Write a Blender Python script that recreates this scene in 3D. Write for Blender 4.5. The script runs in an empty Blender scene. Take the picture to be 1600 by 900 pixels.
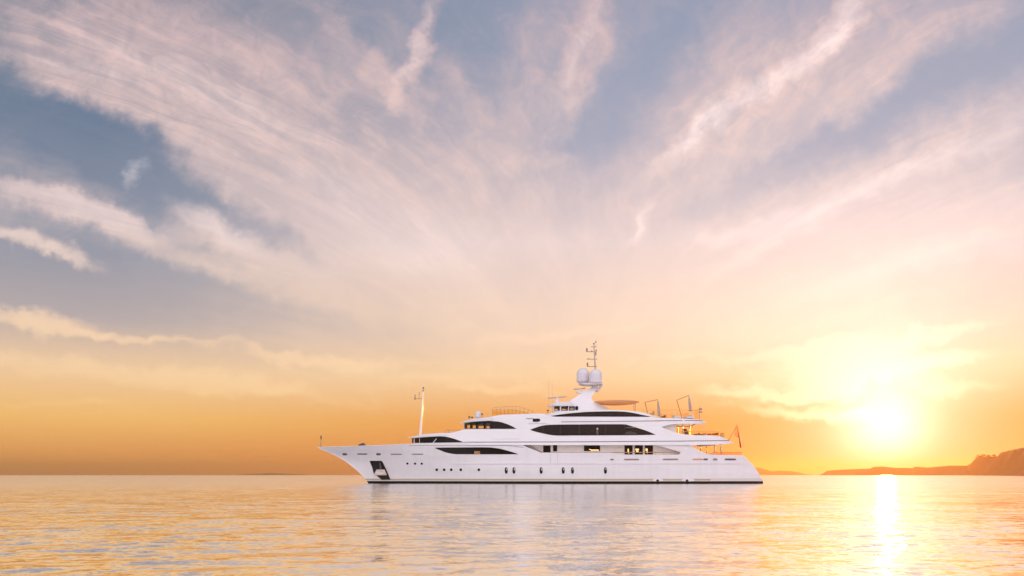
import bpy, bmesh, math, random
import numpy as np
from mathutils import Vector, Matrix, noise as mnoise

random.seed(7)
S = bpy.context.scene
COL = S.collection
R = math.radians

# ------------------------------------------------------------------ camera, sky, sun, exposure
FOC = 1386.0            # focal length in pixels of a 1600 px wide picture (60 degrees across)
HOR = 741.8             # horizon row
EYE = 1.15              # camera height above the water
cd = bpy.data.cameras.new('camera')
cam = bpy.data.objects.new('camera', cd); COL.objects.link(cam)
cd.sensor_width = 36.0
cd.lens = 36.0 * FOC / 1600.0
cd.shift_y = (HOR - 450.0) / 1600.0
cd.clip_start = 0.2; cd.clip_end = 30000
cam.location = (0, 0, EYE); cam.rotation_euler = (R(90), 0, 0)
S.camera = cam

S.view_settings.view_transform = 'Standard'
S.view_settings.look = 'None'
S.view_settings.exposure = 0.0
S.view_settings.gamma = 1.0
S.view_settings.use_curve_mapping = False
S.render.engine = 'CYCLES'
S.cycles.use_denoising = True
S.cycles.max_bounces = 8
S.cycles.volume_bounces = 0
S.cycles.sample_clamp_indirect = 6.0
S.cycles.sample_clamp_direct = 0.0
S.cycles.caustics_reflective = True; S.cycles.blur_glossy = 0.6
S.cycles.caustics_refractive = False

SUN_AZ = math.atan2(1385 - 800, FOC)                     # to the right of straight ahead (+Y)
SUN_EL = math.atan2(HOR - 668, math.hypot(FOC, 1385 - 800))
SUN_DIR = Vector((math.sin(SUN_AZ) * math.cos(SUN_EL), math.cos(SUN_AZ) * math.cos(SUN_EL), math.sin(SUN_EL)))

sl = bpy.data.lights.new('sun', 'SUN')
sl.energy = 1.5; sl.angle = R(0.5); sl.color = (1.0, 0.30, 0.03)
so = bpy.data.objects.new('sun', sl); COL.objects.link(so)
so.rotation_euler = (-SUN_DIR).to_track_quat('-Z', 'Y').to_euler()
so.location = SUN_DIR * 500


class Net:
    """small shorthand for building math in a node tree"""
    def __init__(s, tree): s.t = tree; s.n = tree.nodes; s.l = tree.links
    def put(s, sock, v):
        if isinstance(v, bpy.types.NodeSocket): s.l.new(v, sock)
        else: sock.default_value = v
    def m(s, op, a, b=0.0, c=0.0, clamp=False):
        n = s.n.new('ShaderNodeMath'); n.operation = op; n.use_clamp = clamp
        s.put(n.inputs[0], a); s.put(n.inputs[1], b); s.put(n.inputs[2], c)
        return n.outputs[0]
    def add(s, a, b): return s.m('ADD', a, b)
    def sub(s, a, b): return s.m('SUBTRACT', a, b)
    def mul(s, a, b): return s.m('MULTIPLY', a, b)
    def div(s, a, b): return s.m('DIVIDE', a, b)
    def v(s, op, a, b=(0, 0, 0), out=0):
        n = s.n.new('ShaderNodeVectorMath'); n.operation = op
        s.put(n.inputs[0], a)
        if op == 'SCALE': s.put(n.inputs['Scale'], b)
        else: s.put(n.inputs[1], b)
        return n.outputs['Value'] if op in ('DOT_PRODUCT', 'LENGTH', 'DISTANCE') else n.outputs[0]
    def xyz(s, v):
        n = s.n.new('ShaderNodeSeparateXYZ'); s.put(n.inputs[0], v); return n.outputs
    def vec(s, x, y, z=0.0):
        n = s.n.new('ShaderNodeCombineXYZ')
        for i, q in enumerate((x, y, z)): s.put(n.inputs[i], q)
        return n.outputs[0]
    def noise(s, p, scale, detail=4.0, rough=0.55, dist=0.0, lac=2.0, col=False):
        n = s.n.new('ShaderNodeTexNoise'); s.put(n.inputs['Vector'], p)
        n.inputs['Scale'].default_value = scale; n.inputs['Detail'].default_value = detail
        n.inputs['Roughness'].default_value = rough; n.inputs['Distortion'].default_value = dist
        n.inputs['Lacunarity'].default_value = lac
        return n.outputs['Color'] if col else n.outputs[0]
    def ramp(s, f, stops, interp='EASE'):
        n = s.n.new('ShaderNodeValToRGB'); s.put(n.inputs[0], f); cr = n.color_ramp
        cr.interpolation = interp
        while len(cr.elements) < len(stops): cr.elements.new(1.0)
        for e, (p, c) in zip(cr.elements, stops):
            e.position = p; e.color = (c if len(c) == 4 else (*c, 1.0))
        return n.outputs[0]
    def smooth(s, x, lo, hi, a=0.0, b=1.0):
        n = s.n.new('ShaderNodeMapRange'); n.interpolation_type = 'SMOOTHSTEP'
        s.put(n.inputs[0], x)
        for i, q in enumerate((lo, hi, a, b)): s.put(n.inputs[i + 1], q)
        return n.outputs[0]
    def mix(s, f, a, b, mode='MIX'):
        n = s.n.new('ShaderNodeMix'); n.data_type = 'RGBA'; n.blend_type = mode; n.clamp_factor = True
        s.put(n.inputs[0], f); s.put(n.inputs[6], a); s.put(n.inputs[7], b)
        return n.outputs[2]


def srgb(r, g, b):
    f = lambda c: c / 12.92 if c <= 0.04045 else ((c + 0.055) / 1.055) ** 2.4
    return tuple(f(c / 255.0) for c in (r, g, b))


def build_sky():
    w = bpy.data.worlds.new('World'); S.world = w; w.use_nodes = True
    t = w.node_tree; t.nodes.clear(); N = Net(t)
    out = t.nodes.new('ShaderNodeOutputWorld'); bg = t.nodes.new('ShaderNodeBackground')
    t.links.new(bg.outputs[0], out.inputs[0])
    STR = 0.1
    bg.inputs['Strength'].default_value = STR
    d = t.nodes.new('ShaderNodeTexCoord').outputs['Generated']
    x, y, z = N.xyz(d)
    zc = N.m('MAXIMUM', z, 0.0)
    el = N.m('MULTIPLY', N.m('ARCSINE', zc), 180 / math.pi)            # elevation in degrees
    e90 = N.div(el, 90.0)
    front = N.smooth(y, -0.1, 0.45)
    # gnomonic coordinates round the seaward direction (true bearings of the clouds, in 1/100 of a radian or so)
    yc = N.m('MAXIMUM', y, 0.2)
    a = N.mul(N.div(x, yc), 13.86); e = N.mul(N.div(zc, yc), 13.86)    # unit: 100 px of the photograph
    ae = N.vec(a, e)
    # cirrus sheet coordinates: the sheet fans out from far beyond the sun
    zz = N.add(zc, 0.035)
    u = N.div(N.sub(x, N.mul(y, 0.09)), zz); vv = N.div(N.add(N.m('ABSOLUTE', y), 0.05), zz)
    s = N.mul(u, vv)
    sl_ = N.mul(s, 0.28)
    Sx = N.m('LOGARITHM', N.add(N.m('ABSOLUTE', sl_), N.m('SQRT', N.add(N.mul(sl_, sl_), 1.0))), math.e)
    Sx = N.mul(Sx, N.m('SIGN', s))
    Lx = N.m('LOGARITHM', vv, math.e)
    fan = N.vec(Sx, Lx)
    wob = N.v('SUBTRACT', N.noise(fan, 1.5, 5, 0.55, col=True), (0.5, 0.5, 0.5))
    fanw = N.v('ADD', fan, N.v('MULTIPLY', wob, (0.42, 0.6, 0)))
    fib = N.noise(N.v('MULTIPLY', fanw, (8.0, 2.0, 1)), 1.0, 9, 0.66, 0.4)       # streaky
    fib2 = N.noise(N.v('MULTIPLY', fanw, (30.0, 6.5, 1)), 1.0, 7, 0.7, 1.0)     # fine fibres
    tuft = N.noise(ae, 1.9, 9, 0.66, 0.8)                                # torn edges

    # where the cloud lies: soft strokes in bearing space, (px, py, length, width, angle, amount)
    warp = N.v('SUBTRACT', N.noise(ae, 0.55, 5, 0.55, col=True), (0.5, 0.5, 0.5))
    warp2 = N.v('SUBTRACT', N.noise(ae, 2.2, 6, 0.62, col=True), (0.5, 0.5, 0.5))
    aew = N.v('ADD', N.v('ADD', ae, N.v('MULTIPLY', warp, (0.9, 0.9, 0))), N.v('MULTIPLY', warp2, (0.45, 0.45, 0)))
    def stroke(px, py, ln, wd, ang, amt):
        mp = t.nodes.new('ShaderNodeMapping'); mp.vector_type = 'TEXTURE'
        t.links.new(aew, mp.inputs[0])
        mp.inputs['Location'].default_value = ((px - 800) / 100, (HOR - py) / 100, 0)
        mp.inputs['Rotation'].default_value = (0, 0, -R(ang))
        mp.inputs['Scale'].default_value = (ln / 95, wd / (72 if wd > 50 else 92), 1)
        g = t.nodes.new('ShaderNodeTexGradient'); g.gradient_type = 'SPHERICAL'
        t.links.new(mp.outputs[0], g.inputs[0])
        q = N.smooth(g.outputs[1], 0.0, 1.0)
        return N.mul(q, amt * (0.85 if wd > 50 else 1.0))
    acc = None
    for k in STROKES:
        q = stroke(*k); acc = q if acc is None else N.add(acc, q)
    macro = N.add(N.mul(acc, front), N.mul(N.sub(1.0, front), 0.45))
    lowf = N.noise(fanw, 1.6, 5, 0.6)
    veil = N.smooth(N.add(N.add(macro, 0.13), N.add(N.mul(N.sub(lowf, 0.5), 0.9), N.mul(N.sub(tuft, 0.5), 0.45))), -0.25, 1.05)
    soft = N.smooth(el, 12.0, 24.0, 0.25, 1.0)
    st = N.add(N.add(N.mul(fib, 0.52), N.mul(fib2, 0.24)), N.mul(tuft, 0.24))
    streak = N.smooth(st, 0.36, 0.66)
    streak = N.add(0.5, N.mul(N.sub(streak, 0.5), soft))
    hi = N.smooth(el, 4.0, 9.0)
    cover_hi = N.mul(veil, N.add(0.46, N.mul(streak, 0.60)))
    cover_hi = N.m('MINIMUM', N.add(cover_hi, N.mul(N.mul(streak, streak), 0.10)), 1.0)
    # low level banks near the horizon
    lowc = N.vec(N.mul(a, 0.22), N.mul(e, 1.5))
    lw = N.noise(lowc, 1.1, 8, 0.6, 0.6)
    lacc = None
    for k in LOW:
        q = stroke(*k); lacc = q if lacc is None else N.add(lacc, q)
    dl = N.add(N.add(lacc, N.mul(N.sub(lw, 0.5), 1.2)), N.mul(N.sub(tuft, 0.5), 0.7))
    lo = N.smooth(dl, 0.10, 1.1)
    lo = N.mul(lo, N.mul(N.smooth(el, 0.8, 3.5), front))
    cover = N.m('MAXIMUM', N.mul(cover_hi, hi), lo)

    # clear sky by elevation
    P = lambda py: math.degrees(math.atan((HOR - py) / FOC)) / 90
    sk = lambda r, g, b, k=1.0: tuple(c * k for c in srgb(r, g, b))
    clear = N.ramp(e90, [(0.0, sk(230, 148, 96)), (P(715), sk(242, 166, 94)), (P(660), sk(251, 196, 118)),
                         (P(590), sk(243, 206, 166)), (P(520), sk(182, 172, 174)), (P(420), sk(142, 150, 168)),
                         (P(250), sk(106, 126, 152)), (P(0), sk(106, 126, 146)), (0.62, sk(120, 130, 165)), (1.0, sk(150, 155, 185))], 'LINEAR')
    pale = N.ramp(e90, [(0.0, sk(232, 130, 70)), (P(660), sk(236, 160, 80)), (P(590), sk(248, 212, 166)), (P(520), sk(236, 210, 192)), (P(420), sk(208, 198, 204)),
                        (P(250), sk(166, 170, 190)), (P(0), sk(138, 152, 178)), (0.62, sk(130, 138, 170)), (1.0, sk(150, 155, 185))], 'LINEAR')
    clear = N.mix(N.smooth(N.add(a, N.mul(N.sub(lowf, 0.5), 3.0)), -7.0, 2.0), clear, pale)
    cloud = N.ramp(e90, [(0.0, sk(240, 160, 90)), (P(660), sk(253, 206, 132)), (P(590), sk(251, 214, 170)),
                         (P(500), sk(242, 212, 188)), (P(380), sk(231, 207, 202)), (P(180), sk(220, 193, 191)),
                         (P(0), sk(206, 178, 182)), (0.62, sk(205, 190, 205)), (1.0, sk(205, 195, 215))], 'LINEAR')
    # nishita share: the scattered blue of the air
    ns = t.nodes.new('ShaderNodeTexSky'); ns.sky_type = 'NISHITA'; ns.sun_disc = False
    ns.sun_elevation = SUN_EL; ns.sun_rotation = SUN_AZ
    ns.air_density = 1.0; ns.dust_density = 1.5; ns.ozone_density = 2.0
    nish = ns.outputs[0]
    # aureole of the low sun, reddened by the thick air near the horizon
    cosg = N.v('DOT_PRODUCT', d, tuple(SUN_DIR))
    gam = N.mul(N.m('ARCCOSINE', N.m('MINIMUM', cosg, 0.99999)), 180 / math.pi)
    ex = lambda k: N.m('POWER', math.e, N.mul(gam, -1.0 / k))
    tint = N.ramp(e90, [(0.0, (1.0, 0.40, 0.06)), (1.5 / 90, (1.0, 0.5, 0.12)), (4 / 90, (1.0, 0.66, 0.26)),
                        (8 / 90, (1.0, 0.78, 0.52)), (14 / 90, (1.0, 0.85, 0.72)), (0.35, (1.0, 0.9, 0.9))], 'LINEAR')
    wide = N.mul(ex(15.0), 0.08)
    mid = N.mul(N.m('POWER', math.e, N.mul(N.mul(gam, gam), -1.0 / (2 * 3.4 ** 2))), 0.50)
    core = N.mul(N.m('POWER', math.e, N.mul(N.mul(gam, gam), -1.0 / (2 * 1.5 ** 2))), 0.9)
    glow = N.v('ADD', N.v('SCALE', tint, wide), N.v('SCALE', (1.0, 0.86, 0.84), mid))
    broad = N.mul(N.m('POWER', math.e, N.mul(N.mul(gam, gam), -1.0 / (2 * 8.5 ** 2))), 0.10)
    glow = N.v('ADD', glow, N.v('SCALE', (1.0, 0.90, 0.86), broad))
    base = N.mix(cover, clear, cloud)
    base = N.v('ADD', base, glow)
    # clouds near the sun catch more of its light
    lit = N.v('SCALE', (1.0, 0.88, 0.76), N.mul(N.mul(cover, ex(14.0)), 0.34))
    base = N.v('ADD', base, lit)
    hacc = None
    for k in BRIGHT:
        q = stroke(*k); hacc = q if hacc is None else N.add(hacc, q)
    base = N.v('ADD', base, N.v('SCALE', (0.24, 0.205, 0.185), N.mul(N.mul(hacc, front), N.add(0.25, streak))))
    base = N.v('ADD', base, N.v('SCALE', (1.0, 0.93, 0.78), core))
    # landward side of the sky, unseen: brightened to light the yacht's near side
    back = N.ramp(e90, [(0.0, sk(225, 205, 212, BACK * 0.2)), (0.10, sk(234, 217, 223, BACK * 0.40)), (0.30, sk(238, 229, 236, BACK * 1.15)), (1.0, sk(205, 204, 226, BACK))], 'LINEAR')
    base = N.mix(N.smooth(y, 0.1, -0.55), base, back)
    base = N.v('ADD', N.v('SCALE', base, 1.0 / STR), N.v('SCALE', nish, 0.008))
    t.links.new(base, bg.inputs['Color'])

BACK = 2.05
STROKES = [
    # clouds, seaward left
    (190, 60, 330, 120, 24, 0.75), (330, 190, 420, 110, 27, 0.9), (120, 130, 230, 40, 25, 0.5),
    (560, 360, 330, 120, 36, 0.6), (470, 100, 200, 140, 30, 0.35),
    (120, 322, 230, 34, 15, 1.2), (60, 378, 150, 20, 22, 1.1), (345, 362, 170, 42, 33, 0.9),
    (330, 415, 230, 30, 22, 0.7), (480, 440, 160, 40, 32, 0.6), (207, 268, 38, 24, -60, 0.6),
    # middle
    (640, 320, 300, 190, 20, 0.45), (575, 90, 160, 30, 52, 0.6), (655, 70, 140, 24, -65, 0.7),
    (905, 85, 170, 42, -72, 0.75), (830, 120, 190, 55, -62, 0.55), (720, 130, 120, 30, 50, 0.35),
    (820, 255, 160, 24, -12, 0.35), (700, 230, 200, 90, 10, 0.3), (800, 420, 420, 130, 0, 0.4),
    # right
    (1225, 95, 330, 30, -40, 1.5), (1105, 195, 120, 22, -28, 0.8), (1240, 140, 420, 110, -36, 0.65), (1420, 70, 340, 40, -30, 0.55), (1130, 80, 200, 60, -45, 0.3),
    (1420, 270, 460, 58, -27, 0.9), (1150, 360, 260, 55, -18, 0.6), (1530, 320, 300, 60, -24, 0.6), (1000, 345, 60, 22, -60, 0.6),
    (1400, 420, 520, 120, -12, 0.6), (1150, 470, 420, 110, 0, 0.45),
    (850, 400, 760, 190, 4, 0.3), (400, 160, 500, 240, 25, 0.2), (1150, 250, 560, 330, -30, 0.25),
    # gaps of blue
    (105, 195, 310, 62, 30, -0.75), (250, 275, 210, 62, 28, -0.55), (110, 445, 420, 75, 6, -0.6), (20, 90, 110, 24, 28, -0.43), (90, 5, 120, 24, 10, -0.36),
    (415, 355, 170, 28, 30, -0.36), (1000, 120, 260, 60, -52, -0.54), (930, 210, 90, 40, -40, -0.29),
    (1530, 95, 260, 42, -28, -0.58), (1270, 235, 320, 42, -27, -0.50), (640, 190, 150, 50, 10, -0.25), (740, 40, 90, 90, 60, -0.25), (560, 20, 90, 60, 40, -0.14),
    (860, 110, 60, 18, -75, -0.22),
]
BRIGHT = [  # thickest ribs of cirrus
    (1225, 95, 330, 26, -40, 0.9), (1300, 40, 120, 18, -48, 0.6), (1105, 195, 120, 16, -28, 0.8), (1380, 290, 420, 26, -25, 0.7), (1180, 350, 160, 20, -14, 0.7),
    (130, 322, 220, 24, 15, 0.6), (350, 352, 130, 26, 30, 0.7), (60, 378, 120, 14, 22, 0.5), (600, 350, 260, 60, 30, 0.5), (300, 130, 320, 40, 22, 0.4), (140, 110, 160, 18, 22, 0.5),
    (900, 90, 130, 16, -72, 0.5), (650, 70, 120, 14, -65, 0.5), (1000, 345, 50, 12, -58, 0.8), (207, 265, 34, 16, -60, 0.8), (700, 395, 400, 50, -6, 0.3), (1450, 400, 360, 40, -16, 0.5),
]
LOW = [
    (40, 500, 210, 26, 6, 0.9), (260, 530, 270, 14, 6, 0.65), (150, 575, 430, 30, 7, 0.85), (430, 605, 260, 28, 8, 0.75), (120, 632, 260, 12, 2, 0.6),
    (780, 555, 200, 60, 12, 0.6), (600, 580, 200, 20, 4, 0.4), (1300, 590, 260, 60, -4, 0.7), (1430, 575, 260, 26, -8, 0.8), (1260, 640, 220, 18, 2, 0.8),
    (1330, 545, 260, 40, -12, 0.7), (500, 562, 300, 18, 3, 0.8), (700, 602, 260, 14, 2, 0.6), (900, 522, 240, 24, -6, 0.7), (1100, 560, 260, 20, -4, 0.8),
    (1180, 612, 200, 14, 0, 0.8), (1480, 525, 220, 20, -14, 0.7), (1340, 495, 300, 22, -12, 0.7),  (1510, 610, 160, 20, 4, 0.5), (1050, 500, 300, 60, 0, 0.5),
]
build_sky()

# ------------------------------------------------------------------ helpers
def tag(o, label=None, cat=None, group=None, kind=None):
    if label: o['label'] = label
    if cat: o['category'] = cat
    if group: o['group'] = group
    if kind: o['kind'] = kind
    return o

def mat(name, base, rough=0.5, metal=0.0, spec=0.5, coat=0.0, trans=0.0, alpha=1.0, vary=0.0, vscale=2.0, ior=1.45, emit=None, estr=0.0):
    m = bpy.data.materials.new(name); m.use_nodes = True
    t = m.node_tree; N = Net(t); b = t.nodes['Principled BSDF']
    b.inputs['Base Color'].default_value = (*base, 1); b.inputs['Roughness'].default_value = rough
    b.inputs['Metallic'].default_value = metal; b.inputs['Specular IOR Level'].default_value = spec
    b.inputs['Coat Weight'].default_value = coat; b.inputs['Coat Roughness'].default_value = 0.06
    b.inputs['Transmission Weight'].default_value = trans; b.inputs['Alpha'].default_value = alpha
    b.inputs['IOR'].default_value = ior
    if emit:
        b.inputs['Emission Color'].default_value = (*emit, 1); b.inputs['Emission Strength'].default_value = estr
    if vary:
        p = t.nodes.new('ShaderNodeTexCoord').outputs['Object']
        n = N.noise(N.v('MULTIPLY', p, (0.6, 1, 1.6)), vscale, 6, 0.6)
        k = N.smooth(n, 0.3, 0.7, 1 - vary, 1 + vary * 0.3)
        t.links.new(N.v('SCALE', (*base,), k), b.inputs['Base Color'])
        t.links.new(N.smooth(n, 0.3, 0.7, rough * 0.8, min(1, rough * 1.25)), b.inputs['Roughness'])
    return m

def link_mesh(name, verts, faces, m, parent=None, smooth=False):
    me = bpy.data.meshes.new(name); me.from_pydata([tuple(v) for v in verts], [], faces); me.update()
    o = bpy.data.objects.new(name, me); COL.objects.link(o)
    if m: me.materials.append(m)
    if parent: o.parent = parent; o.matrix_parent_inverse = parent.matrix_world.inverted()
    if smooth: me.shade_smooth()
    return o

# ------------------------------------------------------------------ water
def water_material():
    m = bpy.data.materials.new('sea_water'); m.use_nodes = True
    t = m.node_tree; t.nodes.clear(); N = Net(t)
    out = t.nodes.new('ShaderNodeOutputMaterial'); mx = t.nodes.new('ShaderNodeMixShader')
    deep = t.nodes.new('ShaderNodeBsdfDiffuse'); deep.inputs[0].default_value = (0.035, 0.045, 0.045, 1)
    gl = t.nodes.new('ShaderNodeBsdfGlossy'); gl.inputs['Color'].default_value = (1.0, 0.985, 0.96, 1)
    fr = t.nodes.new('ShaderNodeFresnel'); fr.inputs['IOR'].default_value = 1.36
    g = t.nodes.new('ShaderNodeNewGeometry')
    p = g.outputs['Position']
    h = (0.5, 0.5, 0.5)
    # ripples: slopes on three scales, gathered into patches by slow gusts
    gust = N.noise(N.v('MULTIPLY', p, (0.02, 0.05, 1)), 1.0, 3, 0.5)
    amp = N.mul(N.smooth(gust, 0.35, 0.68, 0.6, 1.3), N.smooth(N.v('LENGTH', p), 14, 110, 1.0, 0.6))
    t.links.new(N.smooth(N.v('LENGTH', p), 10, 120, 0.075, 0.16), gl.inputs['Roughness'])
    n1 = N.v('SUBTRACT', N.noise(N.v('MULTIPLY', p, (0.55, 1.0, 1)), 0.45, 2, 0.5, 0.4, col=True), h)
    n2 = N.v('SUBTRACT', N.noise(N.v('MULTIPLY', p, (0.6, 1.0, 1)), 1.7, 2, 0.5, 0.3, col=True), h)
    n3 = N.v('SUBTRACT', N.noise(N.v('MULTIPLY', p, (0.8, 1.0, 1)), 6.0, 3, 0.55, 0.2, col=True), h)
    n4 = N.v('SUBTRACT', N.noise(N.v('MULTIPLY', p, (0.7, 1.0, 1)), 17.0, 2, 0.5, 0.2, col=True), h)
    sl = N.v('ADD', N.v('ADD', N.v('SCALE', n1, W1), N.v('SCALE', n2, W2)), N.v('ADD', N.v('SCALE', n3, W3), N.v('SCALE', n4, 0.20)))
    sl = N.v('SCALE', N.v('MULTIPLY', sl, (1.25, 1.0, 0.0)), amp)
    nn = N.v('NORMALIZE', N.v('ADD', g.outputs['Normal'], sl))
    for q in (gl, fr, deep): t.links.new(nn, q.inputs['Normal'])
    t.links.new(N.m('MULTIPLY_ADD', fr.outputs[0], 0.60, 0.62, clamp=True), mx.inputs[0])
    t.links.new(deep.outputs[0], mx.inputs[1]); t.links.new(gl.outputs[0], mx.inputs[2]); t.links.new(mx.outputs[0], out.inputs[0])
    return m

W1, W2, W3 = 0.13, 0.26, 0.33
def build_water():
    rng = np.random.default_rng(11)
    # one sheet: fine rows near the shore-side, ever coarser towards the horizon
    ys = [-40.0, -10.0, 0.0, 3.0, 6.0]
    while ys[-1] < 6400: ys.append(ys[-1] * (1.0075 if ys[-1] < 160 else 1.05))
    ys = np.array(ys)
    nx = 900
    th = np.linspace(-1.0, 1.0, nx)
    Yg, Tg = np.meshgrid(ys, th, indexing='ij')
    half = np.maximum(14.0, np.abs(Yg) * 0.86 + 10)
    X = Tg * half; Y = Yg
    Z = np.zeros_like(X)
    dy = np.gradient(ys)[:, None]; dx = 2 * half / nx
    for i in range(64):
        lam = 0.55 * (14.0 / 0.55) ** rng.random()
        ang = rng.normal(0.25, 0.55) + math.pi / 2                   # runs mostly towards or away from the shore
        k = 2 * math.pi / lam
        amp = 0.0062 * lam ** 0.75 * (0.4 + rng.random())
        if lam > 4: amp *= 0.55
        fade = np.clip((lam / np.maximum(dy * abs(math.sin(ang)), dx * abs(math.cos(ang))) - 2.5) / 4.0, 0, 1)
        Z += amp * 0.17 * fade * np.sin(k * (X * math.cos(ang) + Y * math.sin(ang)) + rng.random() * 6.283)
    Z[Y > 2000] = 0
    ny = len(ys)
    co = np.stack([X, Y, Z], -1).reshape(-1, 3).astype(np.float32)
    i = np.arange(ny - 1)[:, None] * nx + np.arange(nx - 1)[None, :]
    f = np.stack([i, i + 1, i + 1 + nx, i + nx], -1).reshape(-1, 4).astype(np.int32)
    me = bpy.data.meshes.new('sea')
    me.vertices.add(len(co)); me.vertices.foreach_set('co', co.ravel())
    me.loops.add(f.size); me.loops.foreach_set('vertex_index', f.ravel())
    me.polygons.add(len(f)); me.polygons.foreach_set('loop_start', np.arange(0, f.size, 4, dtype=np.int32))
    me.update(calc_edges=True); me.shade_smooth()
    o = bpy.data.objects.new('water', me); COL.objects.link(o)
    me.materials.append(water_material())
    tag(o, 'calm rippled sea reflecting the sunset', 'water', kind='structure')
build_water()

# ------------------------------------------------------------------ mesh kit
YC = 117.0                                   # distance of the yacht's centreline

def W(px, py, Y=YC):
    return Vector(((px - 800) * Y / FOC, Y, EYE + (HOR - py) * Y / FOC))

def interp(pts, x):
    if x <= pts[0][0]: return pts[0][1]
    for (x0, y0), (x1, y1) in zip(pts, pts[1:]):
        if x <= x1: return y0 + (y1 - y0) * (x - x0) / max(1e-9, x1 - x0)
    return pts[-1][1]

class MB:
    def __init__(s): s.v = []; s.f = []
    def face(s, pts):
        b = len(s.v); s.v += [Vector(p) for p in pts]; s.f.append(list(range(b, b + len(pts))))
    def grid(s, rows, close=False):
        b = len(s.v); n = len(rows[0])
        for r in rows: s.v += [Vector(p) for p in r]
        for i in range(len(rows) - 1):
            for j in range(n if close else n - 1):
                k = (j + 1) % n
                s.f.append([b + i * n + j, b + i * n + k, b + (i + 1) * n + k, b + (i + 1) * n + j])
        return b
    def tube(s, pts, r, n=8, cap=True):
        pts = [Vector(p) for p in pts]
        rs = r if isinstance(r, (list, tuple)) else [r] * len(pts)
        rows = []
        for i, p in enumerate(pts):
            d = (pts[min(i + 1, len(pts) - 1)] - pts[max(i - 1, 0)]).normalized()
            a = d.orthogonal().normalized() if abs(d.y) > .9 else d.cross(Vector((0, 1, 0))).normalized()
            c = d.cross(a).normalized()
            rows.append([p + (a * math.cos(q) + c * math.sin(q)) * rs[i] for q in [2 * math.pi * k / n for k in range(n)]])
        b = s.grid(rows, True)
        if cap:
            s.f.append([b + k for k in range(n)][::-1]); e = b + (len(rows) - 1) * n
            s.f.append([e + k for k in range(n)])
        return s
    def box(s, c, sx, sy, sz, rz=0.0):
        c = Vector(c); M = Matrix.Rotation(rz, 3, 'Z'); b = len(s.v)
        for z in (-1, 1):
            for x, y in ((-1, -1), (1, -1), (1, 1), (-1, 1)):
                s.v.append(c + M @ Vector((x * sx / 2, y * sy / 2, z * sz / 2)))
        for f in ((3, 2, 1, 0), (4, 5, 6, 7), (0, 1, 5, 4), (1, 2, 6, 5), (2, 3, 7, 6), (3, 0, 4, 7)):
            s.f.append([b + i for i in f])
        return s
    def lathe(s, c, prof, n=24):
        c = Vector(c)
        rows = [[c + Vector((r * math.cos(2 * math.pi * k / n), r * math.sin(2 * math.pi * k / n), z)) for k in range(n)] for r, z in prof]
        b = s.grid(rows, True)
        s.f.append([b + k for k in range(n)][::-1]); e = b + (len(rows) - 1) * n
        s.f.append([e + k for k in range(n)])
        return s
    def prism(s, poly, y0, y1):
        """poly: world (x, z) pairs, extruded along y"""
        n = len(poly); b = len(s.v)
        s.v += [Vector((x, y0, z)) for x, z in poly] + [Vector((x, y1, z)) for x, z in poly]
        s.f.append([b + i for i in range(n)]); s.f.append([b + n + i for i in range(n)][::-1])
        for i in range(n):
            j = (i + 1) % n; s.f.append([b + j, b + i, b + n + i, b + n + j])
        return s
    def build(s, name, m, parent=None, smooth=True, ang=32, bevel=0.0, seg=2):
        o = link_mesh(name, s.v, s.f, m, parent)
        bm = bmesh.new(); bm.from_mesh(o.data)
        bmesh.ops.remove_doubles(bm, verts=bm.verts, dist=1e-5)
        if bevel: bmesh.ops.bevel(bm, geom=[e for e in bm.edges if e.is_manifold and e.calc_face_angle(0) > 0.5], offset=bevel, segments=seg, affect='EDGES', clamp_overlap=True)
        bmesh.ops.recalc_face_normals(bm, faces=bm.faces)
        bm.to_mesh(o.data); bm.free()
        finish(o, ang, smooth)
        return o

def finish(o, ang=32, smooth=True):
    if smooth:
        o.data.shade_smooth(); o.data.set_sharp_from_angle(angle=R(ang))

def pix_poly(pts, Y): return [(W(x, y, Y).x, W(x, y, Y).z) for x, y in pts]

def cut(o, cutters):
    """cut prisms out of a solid; the walls of the cut take the prism's material"""
    tmp = []
    for mb, m in cutters:
        c = mb.build('cutter', m, None, False); tmp.append(c)
        md = o.modifiers.new('cut', 'BOOLEAN'); md.operation = 'DIFFERENCE'; md.solver = 'EXACT'
        md.object = c; md.material_mode = 'TRANSFER'
    dg = bpy.context.evaluated_depsgraph_get(); dg.update()
    me = bpy.data.meshes.new_from_object(o.evaluated_get(dg), depsgraph=dg)
    o.modifiers.clear(); old = o.data; o.data = me; me.name = old.name; bpy.data.meshes.remove(old)
    for c in tmp:
        d = c.data; bpy.data.objects.remove(c); bpy.data.meshes.remove(d)
    finish(o)

def spline(pts, n):
    """evenly resampled smooth curve through points (px, py), monotone in px"""
    xs = [p[0] for p in pts]; out = []
    for i in range(n):
        t = i / (n - 1) * (len(pts) - 1); k = min(int(t), len(pts) - 2); q = t - k
        p0 = pts[max(k - 1, 0)]; p1 = pts[k]; p2 = pts[k + 1]; p3 = pts[min(k + 2, len(pts) - 1)]
        c = [0.5 * ((2 * p1[j]) + (-p0[j] + p2[j]) * q + (2 * p0[j] - 5 * p1[j] + 4 * p2[j] - p3[j]) * q * q + (-p0[j] + 3 * p1[j] - 3 * p2[j] + p3[j]) * q ** 3) for j in (0, 1)]
        out.append((min(max(c[0], xs[0]), xs[-1]), c[1]))
    return sorted(out)

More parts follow.
